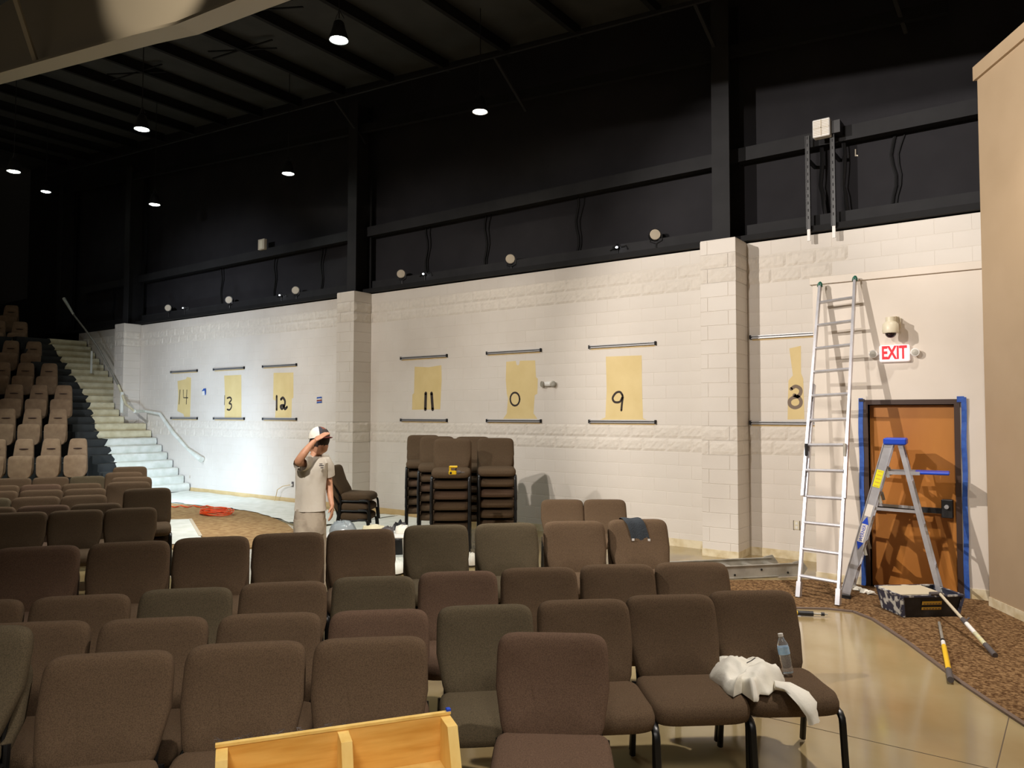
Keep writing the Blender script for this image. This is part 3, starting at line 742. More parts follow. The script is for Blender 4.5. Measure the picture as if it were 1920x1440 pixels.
for ti, (u, v, d, n) in enumerate(tiers):
    P = atd(u, v, d); zf = P.z - 1.20
    nm = ['lowest', 'second', 'third', 'fourth', 'fifth', 'sixth', 'seventh'][ti]
    dirr = Vector((math.cos(th_), math.sin(th_), 0)); nrm = Vector((math.sin(th_), -math.cos(th_), 0))
    for i in range(n + 1):
        q = Vector((P.x, P.y, 0)) - dirr * (.54 * i)
        o = q - Vector((-math.sin(th_), math.cos(th_), 0)) * .26
        t = thing('theatre_seat', f'brown tip-up theatre seat {ORD[i+1]} from the aisle in the {nm} tier', 'seat', (o.x, o.y, zf), th_, 'tip-up seats in the ' + nm + ' tier')
        put('backrest', tb, t); put('seat_pan', tpn, t); put('headrest_slot', slot, t); put('side_standard', stand_l, t); put('armrest', arm, t)
    # tier floor
    q = Vector((P.x, P.y, 0)); fr_ = q + nrm * .50; bk = q - nrm * .38
    r0, r1 = fr_ + dirr * .36, fr_ - dirr * 6; s1, s0 = bk - dirr * 6, bk + dirr * .36
    struct(MB().prism([(p.x, p.y) for p in (r1, r0, s0, s1)], 0.0, zf).build('seating_tier', M['tier']))
# stairs parallel to the wall
RISE, TREAD = .19, .277
st = thing('staircase', 'dark stepped aisle climbing beside the block wall', 'staircase'); st['kind'] = 'structure'
del st['category']
for k in range(22):
    x1 = -18.05 - TREAD*k
    MB().box((x1 - TREAD*1.02, 8.75, 0 if k < 2 else RISE*(k-2)), (x1, D - .005 if not (-21.25 < x1 < -20.4) else D-PD-.01, RISE*(k+1))).build('step', M['tier'], st)
struct(MB().box((-30, 7, 0), (-24.2, D+.2, RISE*22)).build('floor_landing', M['tier']))
# canvas cloth over the stairs
def cloth_run(k0, k1, yl, yr, m_, name, label, seed):
    mb = MB(); nY = 14; rows_ = []
    for k in range(k0, k1):
        x1 = -18.05 - TREAD*k; z = RISE*(k+1); zprev = RISE*k
        for (xx, zz, amp) in ((x1 + .012, zprev + .018, .006), (x1 + .022, zprev + .09, .012), (x1 + .014, z + .002, .004), (x1 - .04, z + .014, .004), (x1 - TREAD*.55, z + .018, .010), (x1 - TREAD + .03, z + .018, .010)):
            rows_.append((xx, zz, amp, k))
    g = []
    for ri, (xx, zz, amp, k) in enumerate(rows_):
        lo = yl(k) + .05*math.sin(ri*1.9 + seed); hi = yr(k)
        for jx in range(nY+1):
            y = lo + (hi-lo)*jx/nY
            w1 = noise.noise((y*5, ri*.45, seed)); 
            g.append((xx + abs(w1)*amp*2.4, y, zz + abs(noise.noise((y*7, ri*.6, seed+9)))*amp*2.2))
    mb.add(g, [(r*(nY+1)+c_, r*(nY+1)+c_+1, (r+1)*(nY+1)+c_+1, (r+1)*(nY+1)+c_) for r in range(len(rows_)-1) for c_ in range(nY)])
    o = mb.build(name, m_, smooth=70); tag(o, label, 'drop cloth')
    return o
cloth_run(7, 22, lambda k: min(9.60, 9.25 + .065*(k-7)), lambda k: D-.03 if not 9 <= k <= 11 else D-PD-.03, M['cloth'], 'canvas_drop_cloth', 'cream canvas drop cloth draped over the upper stairs', 3)
cloth_run(0, 7, lambda k: 9.08 + .04*k, lambda k: D-.03, M['sheet'], 'paper_drop_cloth', 'brightly lit white drop cloth draped over the lowest stairs', 5)

# handrail wrapped in paper
hr = thing('handrail', 'paper-wrapped handrail climbing the wall beside the draped stairs', 'handrail')
yh = D - .085; yp = D - PD - .07
pts = [ony(378, 862, yh), ony(352, 842, yh), ony(325, 812, yh), ony(300, 776, yh), ony(272, 771, yh), ony(252, 771, yp), ony(236, 758, yp), ony(222, 722, yp), ony(205, 690, yp), ony(183, 650, yp), ony(160, 618, yp), ony(138, 590, yp), ony(120, 560, yp)]
MB().tube(pts[:6], [.075, .035, .05, .04, .035, .045], 10).build('rail_wrap', M['sheet'], hr, smooth=True)
MB().tube(pts[5:8], [.03, .035, .03], 10).build('rail_wrap', M['cloth'], hr, smooth=True)
MB().tube(pts[7:12], [.03, .026, .032, .026, .026], 10).build('rail', M['aludull'], hr, smooth=True)
MB().tube(pts[11:], [.03, .05], 10).build('rail_wrap', M['sheet'], hr, smooth=True)
for p in (pts[1], pts[3]): MB().tube([p + Vector((0, .08, -.06)), p], .014, 6).build('wall_bracket', M['blue'], hr)
for p, zf in ((pts[8], 2.3), (pts[10], 3.45)):
    pass
rp = ony(173, 655, D-.1)
MB().tube([(ony(172, 658, yp)), Vector((ony(172, 658, yp).x, yp, 3.15))], .03, 8).build('rail_post', M['sheet'], hr)
MB().tube([(ony(229, 735, yp)), Vector((ony(229, 735, yp).x, yp, 2.02))], .045, 8).build('rail_post', M['sheet'], hr)

# ================================================================== LADDERS
def ladder_sec(t, L0, L1, R0, R1, nr, m_, first=.1, wx=.028, wy=.065):
    L0, L1, R0, R1 = map(Vector, (L0, L1, R0, R1))
    side = (R0 - L0).normalized(); nrmv = side.cross((L1-L0).normalized())
    for a_, b_ in ((L0, L1), (R0, R1)):
        mb = MB(); mb.bar(a_, b_, wy, wx, side); mb.build('side_rail', m_, t)
    for k in range(nr):
        f = first + k*.305/(L1-L0).length
        if f > 1: break
        MB().tube([L0.lerp(L1, f), R0.lerp(R1, f)], .017, 8, 1.2).build('rung', m_, t, smooth=True)
el = thing('extension_ladder', 'tall aluminium extension ladder leaning against the wall left of the exit door', 'ladder')
fL, fR = Vector((-2.33, 8.46, .015)), Vector((-1.90, 8.34, .015)); tL, tR = Vector((-2.285, 9.44, 3.54)), Vector((-1.895, 9.44, 3.57))
off = Vector((0, -.05, .012))
f0 = .30
def rails(a0, a1, b0, b1, m_):
    for a_, b_ in ((a0, a1), (b0, b1)): MB().bar(a_, b_, .065, .028, (1, 0, 0)).build('side_rail', m_, el)
rails(fL.lerp(tL, f0) + off - Vector((.02,0,0)), tL + off, fR.lerp(tR, f0) + off + Vector((.02,0,0)), tR + off, M['alu'])
rails(fL, fL.lerp(tL, .66), fR, fR.lerp(tR, .66), M['alu'])
for k in range(12):
    f = .062 + k*.0795; o_ = off if k > 3 else Vector((0, -.01, 0))
    MB().tube([fL.lerp(tL, f) + o_, fR.lerp(tR, f) + o_], .019, 8, 1.3).build('rung', M['alu'], el, smooth=True)
for a_, b_ in ((fL, tL), (fR, tR)):
    d_ = (b_-a_).normalized()
    MB().bar(a_ - d_*.005, a_ + d_*.16, .085, .045, (1, 0, 0)).build('foot', M['alu'], el)
    MB().tube([b_ + off + Vector((0, -.012, -.02)), b_ + off + Vector((0, .0, .012)), b_ + off + Vector((0, .01, .034))], [.032, .028, .014], 10).build('top_cap', mat('green_cap', srgb(40, 110, 90), .5) if 'green_cap' not in bpy.data.materials else bpy.data.materials['green_cap'], el, smooth=True)
for s_, a_, b_ in ((-1, fL, tL), (1, fR, tR)):
    c_ = a_.lerp(b_, .445) + off + Vector((s_*.005, -.05, 0))
    MB().bbox(c_ - Vector((.014, .02, .07)), c_ + Vector((.014, .02, .07)), .004).build('rung_lock', M['aludull'] if s_ > 0 else M['girt'], el)
# step ladder
sl = thing('step_ladder', 'aluminium step ladder with blue top standing in front of the exit door', 'ladder')
topc = Vector((-1.45, 9.03, 1.70)); sp = Vector((1, .10, 0)).normalized(); wd = Vector((.10, -1, 0)).normalized()*-1
fz = .014
def sl_pt(s, w_, z): return topc + sp*s + wd*w_ + Vector((0, 0, z - 1.70))
frontf, backf = -.50, .43
for sgn in (-1, 1):
    a_ = sl_pt(frontf, sgn*.27, fz); b_ = sl_pt(-.05, sgn*.155, 1.69)
    mb = MB(); side = (b_-a_).cross(wd).normalized()
    mb.bar(a_, b_, .026, .095, side); mb.bar(a_ + wd*(-sgn)*.0 + side*.045, b_ + side*.045, .045, .008, side); mb.bar(a_ - side*.045, b_ - side*.045, .045, .008, side)
    mb.build('front_rail', M['alu'], sl)
    a_ = sl_pt(backf, sgn*.25, fz); b_ = sl_pt(.06, sgn*.15, 1.67)
    MB().bar(a_, b_, .03, .045, sp).build('rear_rail', M['alu'], sl)
    MB().bbox(sl_pt(frontf, sgn*.27, .004) - Vector((.07, .03, -.0)), sl_pt(frontf, sgn*.27, .05) + Vector((.07, .03, 0)), .004).build('foot', M['blackplastic'], sl)
    # spreader
    f1, f2 = .58, .58
    p1 = sl_pt(frontf, sgn*.27, fz).lerp(sl_pt(-.05, sgn*.155, 1.69), .58); p2 = sl_pt(backf, sgn*.25, fz).lerp(sl_pt(.06, sgn*.15, 1.67), .58)
    MB().bar(p1, p2, .012, .03).build('spreader', M['alu'], sl)
for k in range(1, 6):
    f = k/6.0; c1 = sl_pt(frontf, -.27, fz).lerp(sl_pt(-.05, -.155, 1.69), f); c2 = sl_pt(frontf, .27, fz).lerp(sl_pt(-.05, .155, 1.69), f)
    mb = MB(); mb.bar(c1, c2, .085, .022); mb.build('step', M['alu'], sl)
    if k in (2, 4, 5):
        [MB().bar(q_ + sp*.05, q_ + sp*.07 - Vector((0, 0, .09)), .01, .03).build('step_brace', M['aludull'], sl) for q_ in (c1, c2)]
for f in (.22, .48, .76, .93):
    c1 = sl_pt(backf, -.25, fz).lerp(sl_pt(.06, -.15, 1.67), f); c2 = sl_pt(backf, .25, fz).lerp(sl_pt(.06, .15, 1.67), f)
    MB().bar(c1, c2, .03, .012).build('rear_brace', M['alu'], sl)
mt = Matrix.Translation(topc) @ Matrix.Rotation(math.atan2(sp.y, sp.x), 4, 'Z')
MB().bbox((-.10, -.19, -.03), (.12, .19, .04), .012, mt).build('top_cap', M['blue'], sl)
c_ = sl_pt(.09, 0, 1.38)
mt = Matrix.Translation(c_) @ Matrix.Rotation(math.atan2(sp.y, sp.x), 4, 'Z')
MB().bbox((.10, -.17, -.015), (.42, .17, .012), .008, mt).build('tool_tray', M['blue'], sl)
for sgn in (-1, 1): MB().bar(sl_pt(-.13, sgn*.17, 1.37), sl_pt(.24, sgn*.165, 1.375), .02, .035).build('tray_arm', M['alu'], sl)
# stickers on the camera-side front rail
a_ = sl_pt(frontf, -.27, fz); b_ = sl_pt(-.05, -.155, 1.69); dv = (b_-a_).normalized(); sd = (b_-a_).cross(wd).normalized(); outn = dv.cross(sd).normalized()
if outn.y > 0: outn = -outn
def sticker(f, h, w_, m_, name, oo=.0145):
    c_ = a_.lerp(b_, f) + outn*oo
    return MB().prism3([c_ - sd*w_/2 - dv*h/2, c_ + sd*w_/2 - dv*h/2, c_ + sd*w_/2 + dv*h/2, c_ - sd*w_/2 + dv*h/2], outn*.001).build(name, m_, sl)
sticker(.77, .19, .07, M['yellowlabel'], 'yellow_sticker'); sticker(.565, .13, .062, M['greylabel'], 'warning_sticker')
for q in range(5):
    c_ = a_.lerp(b_, .77) + outn*.016 + dv*(-.08 + q*.04)
    MB().prism3([c_ - sd*.025 - dv*.004, c_ + sd*.022 - dv*.004, c_ + sd*.022 + dv*.004, c_ - sd*.025 + dv*.004], outn*.0006).build('sticker_line', M['label'], sl)
sticker(.42, .24, .055, M['greylabel'], 'logo_plate')
for s_ in (-1, 1):
    c_ = a_.lerp(b_, .42) + outn*.0165 + dv*(s_*.13)
    MB().prism3([c_ - sd*.034 - dv*s_*.03, c_ + sd*.034 - dv*s_*.03, c_ + dv*s_*.055], outn*.001).build('logo_mark', M['blue'], sl)
tm = text_mesh('WERNER', .05, .0006, 0, .9); tm.materials.append(M['blue'])
lo = put('logo_lettering', tm, sl); mm = Matrix((dv, sd if (dv.cross(sd)).dot(outn) > 0 else -sd, outn)).transposed().to_4x4(); mm.translation = a_.lerp(b_, .42) + outn*.0165; lo.matrix_world = mm
# ladder lying on the floor
ll = thing('folded_ladder', 'dull aluminium ladder lying on its edge on the concrete near the block wall', 'ladder', (0, 0, 0))
n0, n1 = Vector((-4.1, 7.95, .012)), Vector((-2.62, 9.62, .012)); ax = (n1-n0).normalized(); pr = Vector((-ax.y, ax.x, 0))
for q, w_ in ((0, 1.0), (.40, .93)):
    a_, b_ = n0 + pr*q, n0.lerp(n1, w_) + pr*q
    mb = MB(); mb.bar(a_ + Vector((0,0,.075)), b_ + Vector((0,0,.075)), .006, .15); mb.bar(a_ + Vector((0,0,.147)), b_ + Vector((0,0,.147)), .035, .008); mb.bar(a_ + Vector((0,0,.005)), b_ + Vector((0,0,.005)), .035, .008)
    mb.build('side_rail', M['aludull'], ll)
    c_ = b_ + Vector((0, 0, .08)); MB().prism3([c_ + ax*-.10 + Vector((0,0,.08)), c_ + ax*.02 + Vector((0,0,.10)), c_ + ax*.10 + Vector((0,0,.0)), c_ + ax*.04 - Vector((0,0,.075)), c_ - ax*.10 - Vector((0,0,.07))], pr*.02 + Vector((0,0,.0))).build('foot', M['aludull'], ll)
    for k in range(6):
        p = n0.lerp(n1, .12 + k*.16) - pr*(.006 - q*1.05) + Vector((0, 0, .09 - .05*(k % 2)))
        MB().lathe([(0, 0), (.014, 0), (.014, .004), (0, .005)], p, 8, Matrix(((0, -pr.x if False else ax.x, -pr.x), (0, ax.y, -pr.y), (1, 0, 0)))).build('rivet_hole', M['blackplastic'], ll)
for k in range(7):
    p = n0.lerp(n1, .08 + k*.135); MB().bar(p + pr*.01 + Vector((0,0,.09)), p + pr*.395 + Vector((0,0,.09)), .075, .02).build('step', M['aludull'], ll)

# ================================================================== SIGN, CAMERA AND SMALL FIXTURES
ex = thing('exit_sign', 'white lit EXIT sign with red letters above the brown door', 'exit sign', (-1.505, YD, 2.695))
MB().bbox((-.155, -.06, -.095), (.155, -.003, .095), .012).build('housing', M['exitface'], ex)
tm = text_mesh('EXIT', .205, .002, .007, .62); tm.materials.append(M['red'])
o = put('lettering', tm, ex, (0, -.0625, 0)); o.rotation_euler = (PI/2, 0, 0)
for s_ in (-1, 1):
    mb = MB(); R = Matrix.Rotation(PI/2, 3, 'X') @ Matrix.Rotation(s_*.0, 3, 'Y')
    mb.lathe([(0, .0), (.030, .0), (.046, .045), (.046, .06), (.036, .062), (0, .062)], (s_*.215, -.02, .0), 16, R)
    mb.build('emergency_lamp', M['white'], ex, smooth=True)
    mb = MB(); mb.lathe([(0, 0), (.034, 0), (.034, .004), (0, .006)], (s_*.215, -.083, 0), 16, R); mb.build('lamp_lens', M['aludull'], ex)
    MB().box((min(s_*.15, s_*.19), -.03, -.012), (max(s_*.15, s_*.19), -.01, .012)).build('lamp_arm', M['white'], ex)
cm = thing('dome_camera', 'cream dome security camera on a wall arm above the EXIT sign', 'security camera', (-1.51, YD, 2.93))
mb = MB(); mb.bbox((-.05, -.03, .02), (.05, -.002, .19), .006); mb.prism3([(-.035, -.03, .19), (-.035, -.24, .16), (-.035, -.24, .07), (-.035, -.03, .04)], (.07, 0, 0)); mb.build('wall_arm', M['cream'], cm)
mb = MB(); mb.lathe([(.082, -.02), (.086, .0), (.082, .08), (.062, .105), (.05, .11), (.05, .16), (0, .165)], (0, -.22, 0), 24); mb.build('housing', M['cream'], cm, smooth=True)
mb = MB(); mb.lathe([(.001, -.075), (.03, -.068), (.052, -.045), (.06, -.018)], (0, -.22, 0), 20); mb.build('dome', M['darklens'], cm, smooth=True)
MB().tube([(.06, -.01, .17), (.075, -.03, .16), (.07, -.05, .10), (.075, -.03, .05)], .006, 6).build('cable', M['cream'], cm)
em = thing('emergency_light', 'white emergency light on the block wall between the patches painted zero and nine', 'emergency light', tuple(ony(1030, 720)))
mb = MB(); mb.ellip((0, -.03, 0), (.12, .035, .045), 18, 8); mb.build('housing', M['white'], em, smooth=True)
for s_ in (-1, 1): 
    mb = MB(); mb.lathe([(0, 0), (.045, 0), (.052, .03), (.03, .034), (.03, .03), (0, .03)], (s_*.10, -.045, 0), 16, Matrix.Rotation(PI/2, 3, 'X') @ Matrix.Rotation(s_*.5, 3, 'Y')); mb.build('lamp_head', M['aludull'], em, smooth=True)
def plate(u, v, label, m_, tapes=0, w_=.075, h=.115, name='outlet_plate', cat='outlet'):
    p = ony(u, v); t = thing(name, label, cat, (p.x, D - .0015, p.z))
    MB().bbox((-w_/2, -.008, -h/2), (w_/2, -.001, h/2), .003).build('plate', m_, t)
    return t
t = plate(1494, 985, 'cream outlet with its cover off, low on the wall left of the leaning ladder', M['cream'])
for z in (-.028, .028): MB().bbox((-.018, -.012, z-.018), (.018, -.007, z+.018), .003).build('socket', M['white'], t)
mb = MB(); mb.box((-.045, -.006, -.065), (-.036, -.001, .065)); mb.box((.036, -.006, -.065), (.045, -.001, .065)); mb.build('box_edge', M['joint'], t)
t = plate(383, 735, 'small wall control masked with blue tape beside the patch painted fourteen', M['white'], w_=.16, h=.16, name='masked_thermostat', cat='thermostat')
MB().prism3([(-.10, -.010, .02), (.09, -.010, .04), (.09, -.010, .09), (-.02, -.010, .085)], (0, -.002, 0)).build('tape_strip', M['tape'], t)
MB().prism3([(.05, -.010, -.09), (.09, -.010, -.06), (.09, -.010, .05), (.03, -.010, .03)], (0, -.002, 0)).build('tape_strip', M['tape'], t)
t = plate(599, 750, 'small wall switch crossed with blue and red tape left of the pilaster', M['white'], w_=.10, h=.14, name='masked_switch', cat='switch')
for zz, m_ in ((.05, M['tape']), (-.01, M['redbrim']), (-.05, M['tape'])): MB().prism3([(-.08, -.010, zz-.02), (.09, -.010, zz-.01), (.09, -.010, zz+.022), (-.07, -.010, zz+.012)], (0, -.002, 0)).build('tape_strip', m_, t)
t = plate(549, 908, 'outlet with a thin orange cord plugged in behind the painter', M['greygrip'])
MB().bbox((-.03, -.05, -.035), (.02, -.008, .01), .004).build('plug', M['white'], t)
cd = [(-.01, -.05, -.01), (-.25, -.08, -.05), (-.42, -.10, -.14), (-.48, -.10, -.35), (-.50, -.12, -.60), (-.60, -.16, -.62)]
zf0 = ony(549, 908).z; cd = [(x, y, max(z, -zf0 + .012)) for x, y, z in cd]
MB().tube(cd, .008, 6).build('plug_wire', M['ochrebase'], t, smooth=True)
plate(356, 894, 'tiny white cable stub on the brightly lit wall below the handrail end', M['lens'], w_=.03, h=.07, name='cable_stub', cat='outlet')
plate(241, 812, 'small pale wall plate on the pilaster beside the stairs', M['lens'], w_=.07, h=.07, name='pilaster_plate', cat='outlet').location.y = D - PD - .003
# speaker with white grille on the girt
sk = thing('wall_speaker', 'small white square grille speaker high on the black wall', 'speaker', tuple(ony(1540, 240, D - .25)), 0)
MB().bbox((-.11, -.02, -.12), (.11, .10, .12), .01).build('cabinet', M['white'], sk)
mb = MB()
for i in range(-4, 5): mb.box((-.095, -.024, i*.022-.004), (.095, -.019, i*.022+.004))
mb.box((-.006, -.027, -.105), (.006, -.02, .105)); mb.box((-.1, -.027, -.006), (.1, -.02, .006)); mb.build('grille', M['lens'], sk)
mb = MB(); mb.box((.07, .06, -.08), (.22, .40, .09)); mb.build('bracket', M['blackplastic'], sk)
# pale junction box on girt
p = ony(492, 459, D - .02); jb = thing('junction_box', 'small pale box perched on the black girt above the patch painted twelve', 'box', (p.x, D - .02, p.z))
MB().bbox((-.12, -.04, -.12), (.12, .04, .13), .006).build('box', M['lens'], jb); MB().box((-.06, -.045, -.10), (.06, -.04, .10)).build('cover', M['cream'], jb)
# hanging strut channels
for u0, v0, v1, nm in ((1517, 255, 452, 'left'), (1564, 240, 446, 'right')):
    a_, b_ = ony(u0, v0, D - .13), ony(u0, v1, D - .13)
    t = thing('strut_channel', f'{nm} one of two black strut channels hanging over the wall top below the speaker', 'channel', (b_.x, D-.13, b_.z), 0, 'hanging strut channels')
    h = a_.z - b_.z
    mb = MB(); mb.box((-.022, -.02, .16), (.022, .012, h)); mb.box((-.028, -.028, .16), (-.02, .02, h)); mb.box((.02, -.028, .16), (.028, .02, h)); mb.build('channel', M['blackplastic'], t)
    mb = MB(); mb.box((-.020, -.014, 0), (.020, .010, .16)); mb.build('bare_end', M['white'], t)
    for q in range(12): MB().box((-.006, -.0215, .3 + q*.1), (.006, -.0195, .34 + q*.1)).build('slot', M['girt'], t)
    MB().box((-.02, .012, h-.35), (.02, .40, h-.31)).build('hanger_arm', M['blackplastic'], t)
for u, nm in ((1540, 'left'), (1582, 'right')):
    mb = MB(); mb.tube([ony(u + 2*math.sin(k*.8) + (k*.8 if k > 5 else 0), 268 + k*16, D + .12) for k in range(10)], .03, 6)
    o = mb.build('cable_chain', M['blackplastic'], None, smooth=True); tag(o, f'{nm} one of two black wavy cable bundles hanging on the black wall by the channels', 'cable', 'cable bundles on the black wall')
o = MB().prism3([ony(*p, D+.24) for p in ((1603, 280), (1605, 280), (1605, 290), (1609, 291), (1609, 293), (1603, 293))], (0, -.004, 0)).build('chalk_mark', M['lens'], up)
# round stage lights on the ledge
for u, v, nm in ((313, 577, 'beside the pilaster at the stairs'), (427, 562, 'above the patch painted thirteen'), (552, 544, 'left of the painter\'s pilaster'), (750, 513, 'just right of the painter\'s pilaster'), (955, 485, 'above the patch painted zero'), (1227, 439, 'just left of the right pilaster')):
    p = ony(u, v, D - .05); t = thing('stage_light', 'round pale-faced stage light on the black ledge ' + nm, 'stage light', (p.x, D - .02, p.z), 0, 'round stage lights on the ledge')
    R = Matrix.Rotation(math.radians(38), 3, 'Z') @ Matrix.Rotation(PI/2, 3, 'X')
    MB().lathe([(.05, -.16), (.085, -.12), (.095, -.02), (.095, .0)], (0, 0, 0), 20, R).build('housing', M['blackplastic'], t, smooth=True)
    MB().lathe([(0, .012), (.078, .010), (.084, 0), (0, -.004)], (0, 0, 0), 20, R).build('lens', M['lens'], t, smooth=True)
    zl = ZT + .10 - p.z
    mb = MB(); mb.tube([(-.10, .03, .0), (-.10, .03, -.10), (0, .03, -.14), (.10, .03, -.10), (.10, .03, 0)], .008, 6); mb.tube([(0, .03, -.14), (0, .03, zl)], .014, 6); mb.build('yoke', M['blackplastic'], t)
for u, v, nm in ((343, 577, 'first from the left on the black ledge'), (524, 553, 'second from the left on the black ledge'), (793, 513, 'above the patch painted eleven'), (1155, 463, 'above the patch painted nine')):
    p = ony(u, v, D - .05); t = thing('small_spotlight', 'small black spotlight with a bright point, ' + nm, 'spotlight', (p.x, D-.02, p.z), 0, 'small black spotlights on the ledge')
    R = Matrix.Rotation(math.radians(60), 3, 'Z') @ Matrix.Rotation(PI/2, 3, 'X')
    MB().lathe([(.02, -.10), (.035, -.08), (.035, .02), (.02, .02)], (0, 0, 0), 12, R).build('barrel', M['blackplastic'], t, smooth=True)
    MB().ellip((.02, -.045, -.01), (.022, .012, .016), 8, 6).build('lit_lens', M['led'], t)
    mb = MB(); mb.tube([(0, .02, 0), (0, .03, ZT + .1 - p.z)], .01, 6); mb.tube([(-.14, .02, -.03), (-.05, .02, .0), (0, .02, .06), (.06, .02, 0), (.15, .02, .01), (.18, .03, -.05)], .012, 6); mb.build('clamp_and_cable', M['blackplastic'], t)
# pendants
lamps = [(-12.95, 6.61, 'left of centre, second from the big rafter'), (-17.39, 6.23, 'at the left edge of the photo'), (-22.6, 8.9, 'second from the left edge, the most distant'), (-17.4, 9.23, 'third from the left edge, over the patch painted fourteen'), (-12.88, 9.66, 'above the patch painted twelve'), (-7.69, 6.55, 'nearest to the camera, highest in the photo'), (-7.64, 9.52, 'with the warmest glow, above the patch painted zero')]
for x, y, nm in lamps:
    z = 7.0 if x > -20 else 8.15
    t = thing('pendant_light', 'glowing dome pendant light ' + nm, 'lamp', (x, y, z), 0, 'dome pendant lights')
    warm = 'warmest' in nm
    MB().lathe([(.05, .26), (.07, .24), (.09, .15), (.13, .03), (.135, 0), (.125, 0), (.085, .14), (.05, .22)], (0,0,0), 20).build('shade', M['blackplastic'], t, smooth=True)
    MB().lathe([(0, -.02), (.05, -.018), (.09, -.006), (.115, .010), (.08, .02), (0, .03)], (0, 0, 0), 20).build('lens', M['lampwarm' if warm else 'lampglow'], t, smooth=True)
    mb = MB(); mb.tube([(-.10, 0, .27), (0, 0, .42), (.10, 0, .27)], .006, 6); mb.tube([(0, 0, .3), (0, 0, zr(x) - z)], .008, 6); mb.build('hanger', M['blackplastic'], t)
    l = light('pendant_lamp', 'SPOT', (x, y, z - .05), (60 if y > 9 else (420 if x > -16 else (800 if x > -20 else 14))), (1.0, .9, .72) if warm else (.85, .95, .92), .12, (x, y, 0), 110 if x > -16 else 84, .9)

# ================================================================== MAN
man = thing('person', 'man in white T-shirt and cap, one hand raised to his brim, behind the chairs', 'person')
d0 = 7.6
def Q(u, v, dd=0.0): return atd(u, v, d0 + dd)
feet = Q(580, 1146)
def skin_obj(name, verts, edges, radii, m_, parent, sub=2):
    me = bpy.data.meshes.new(name); me.from_pydata([tuple(v) for v in verts], edges, [])
    o = bpy.data.objects.new(name, me); COL.objects.link(o)
    md = o.modifiers.new('skin', 'SKIN'); md.use_smooth_shade = True; md.branch_smoothing = .4
    for i, r in enumerate(radii):
        sv = me.skin_vertices[0].data[i]; sv.radius = (r, r) if not isinstance(r, tuple) else r
    me.skin_vertices[0].data[0].use_root = True
    s_ = o.modifiers.new('sub', 'SUBSURF'); s_.levels = sub; s_.render_levels = sub
    dg = bpy.context.evaluated_depsgraph_get(); me2 = bpy.data.meshes.new_from_object(o.evaluated_get(dg)); me2.name = name
    bpy.data.objects.remove(o); me2.materials.clear(); me2.materials.append(m_)
    for p in me2.polygons: p.use_smooth = True
    o2 = bpy.data.objects.new(name, me2); COL.objects.link(o2); o2.parent = parent
    return o2
gz = lambda v, z: Vector((v.x, v.y, z))
pel = Q(580, 972); 
V = [pel, Q(581, 935), Q(584, 895), Q(587, 866), Q(591, 853, .0), Q(594, 842, -.01),     # 0-5 pelvis..neck/head base
     Q(572, 864, -.10), Q(557, 868, -.30), Q(571, 848, -.30), Q(586, 830, -.24), Q(592, 825, -.22),   # 6-10 right arm raised
     Q(608, 868, .10), Q(616, 898, .13), Q(618, 920, .10), Q(621, 940, .04), Q(623, 950, .02)]  # 11-15 hanging arm
hipL, hipR = Q(570, 985, -.05), Q(592, 985, .06)
kneeL, kneeR = gz(Q(569, 1060, -.08), .50), gz(Q(594, 1060, .07), .50)
ankL, ankR = gz(Q(568, 1140, -.08), .09), gz(Q(597, 1140, .10), .09)
V += [hipL, kneeL, ankL, hipR, kneeR, ankR]
tfl = (Vector((rt.x, rt.y, 0))*.9 - Vector((fw0.x, fw0.y, 0))*.35).normalized()     # he faces right and a little to the camera
V += [ankL + tfl*.17 - Vector((0,0,.05)), ankR + tfl*.17 - Vector((0,0,.05))]
E_ = [(0,1),(1,2),(2,3),(3,4),(4,5),(3,6),(6,7),(7,8),(8,9),(9,10),(3,11),(11,12),(12,13),(13,14),(14,15),(0,16),(16,17),(17,18),(0,19),(19,20),(20,21),(18,22),(21,23)]
Rr = [.11,.105,.115,.075,.056,.055, .058,.043,.040,.027,.026, .048,.043,.038,.027,.026, .085,.06,.042,.085,.06,.042,.035,.035]
body = skin_obj('body', V, E_, Rr, M['skin'], man)
# head, face, ears, hands added to the same mesh
hb = MB()
hc = Q(598, 831, -.02); fx = tfl; upv = Vector((0, 0, 1)); tilt = math.radians(24)
fdir = (fx*math.cos(tilt) - upv*math.sin(tilt)); hup = (upv*math.cos(tilt) + fx*math.sin(tilt)); sdv = fdir.cross(hup)
rings_ = []
for i in range(1, 14):
    a = PI*i/14; ring = []
    for k in range(20):
        b_ = 2*PI*k/20; cx = math.sin(a)*math.cos(b_); cy = math.sin(a)*math.sin(b_); cz = -math.cos(a)
        f_ = cx*.098; s_ = cy*.074; z_ = cz*.125
        if cz < 0: f_ = f_*(1 - .12*cz*cz) + (.012 if cx > 0 else .03*cz); s_ *= (1 + .30*cz)
        if cx > .75 and abs(cy) < .35:
            f_ += .024*math.exp(-((cz+.12)/.14)**2)*max(0, 1-abs(cy)/.3)     # nose
            f_ += .007*math.exp(-((cz+.48)/.09)**2)                           # mouth
            f_ -= .008*math.exp(-((cz-.1)/.1)**2)                             # eye line
            f_ += .012*math.exp(-((cz+.8)/.14)**2)                            # chin
        ring.append(hc + fdir*f_ + sdv*s_ + hup*z_)
    rings_.append(ring)
hb.rings(rings_)
for s_ in (-1, 1): hb.ellip(hc + sdv*s_*.076 - fdir*.012 - hup*.015, (.016, .016, .03), 8, 6)
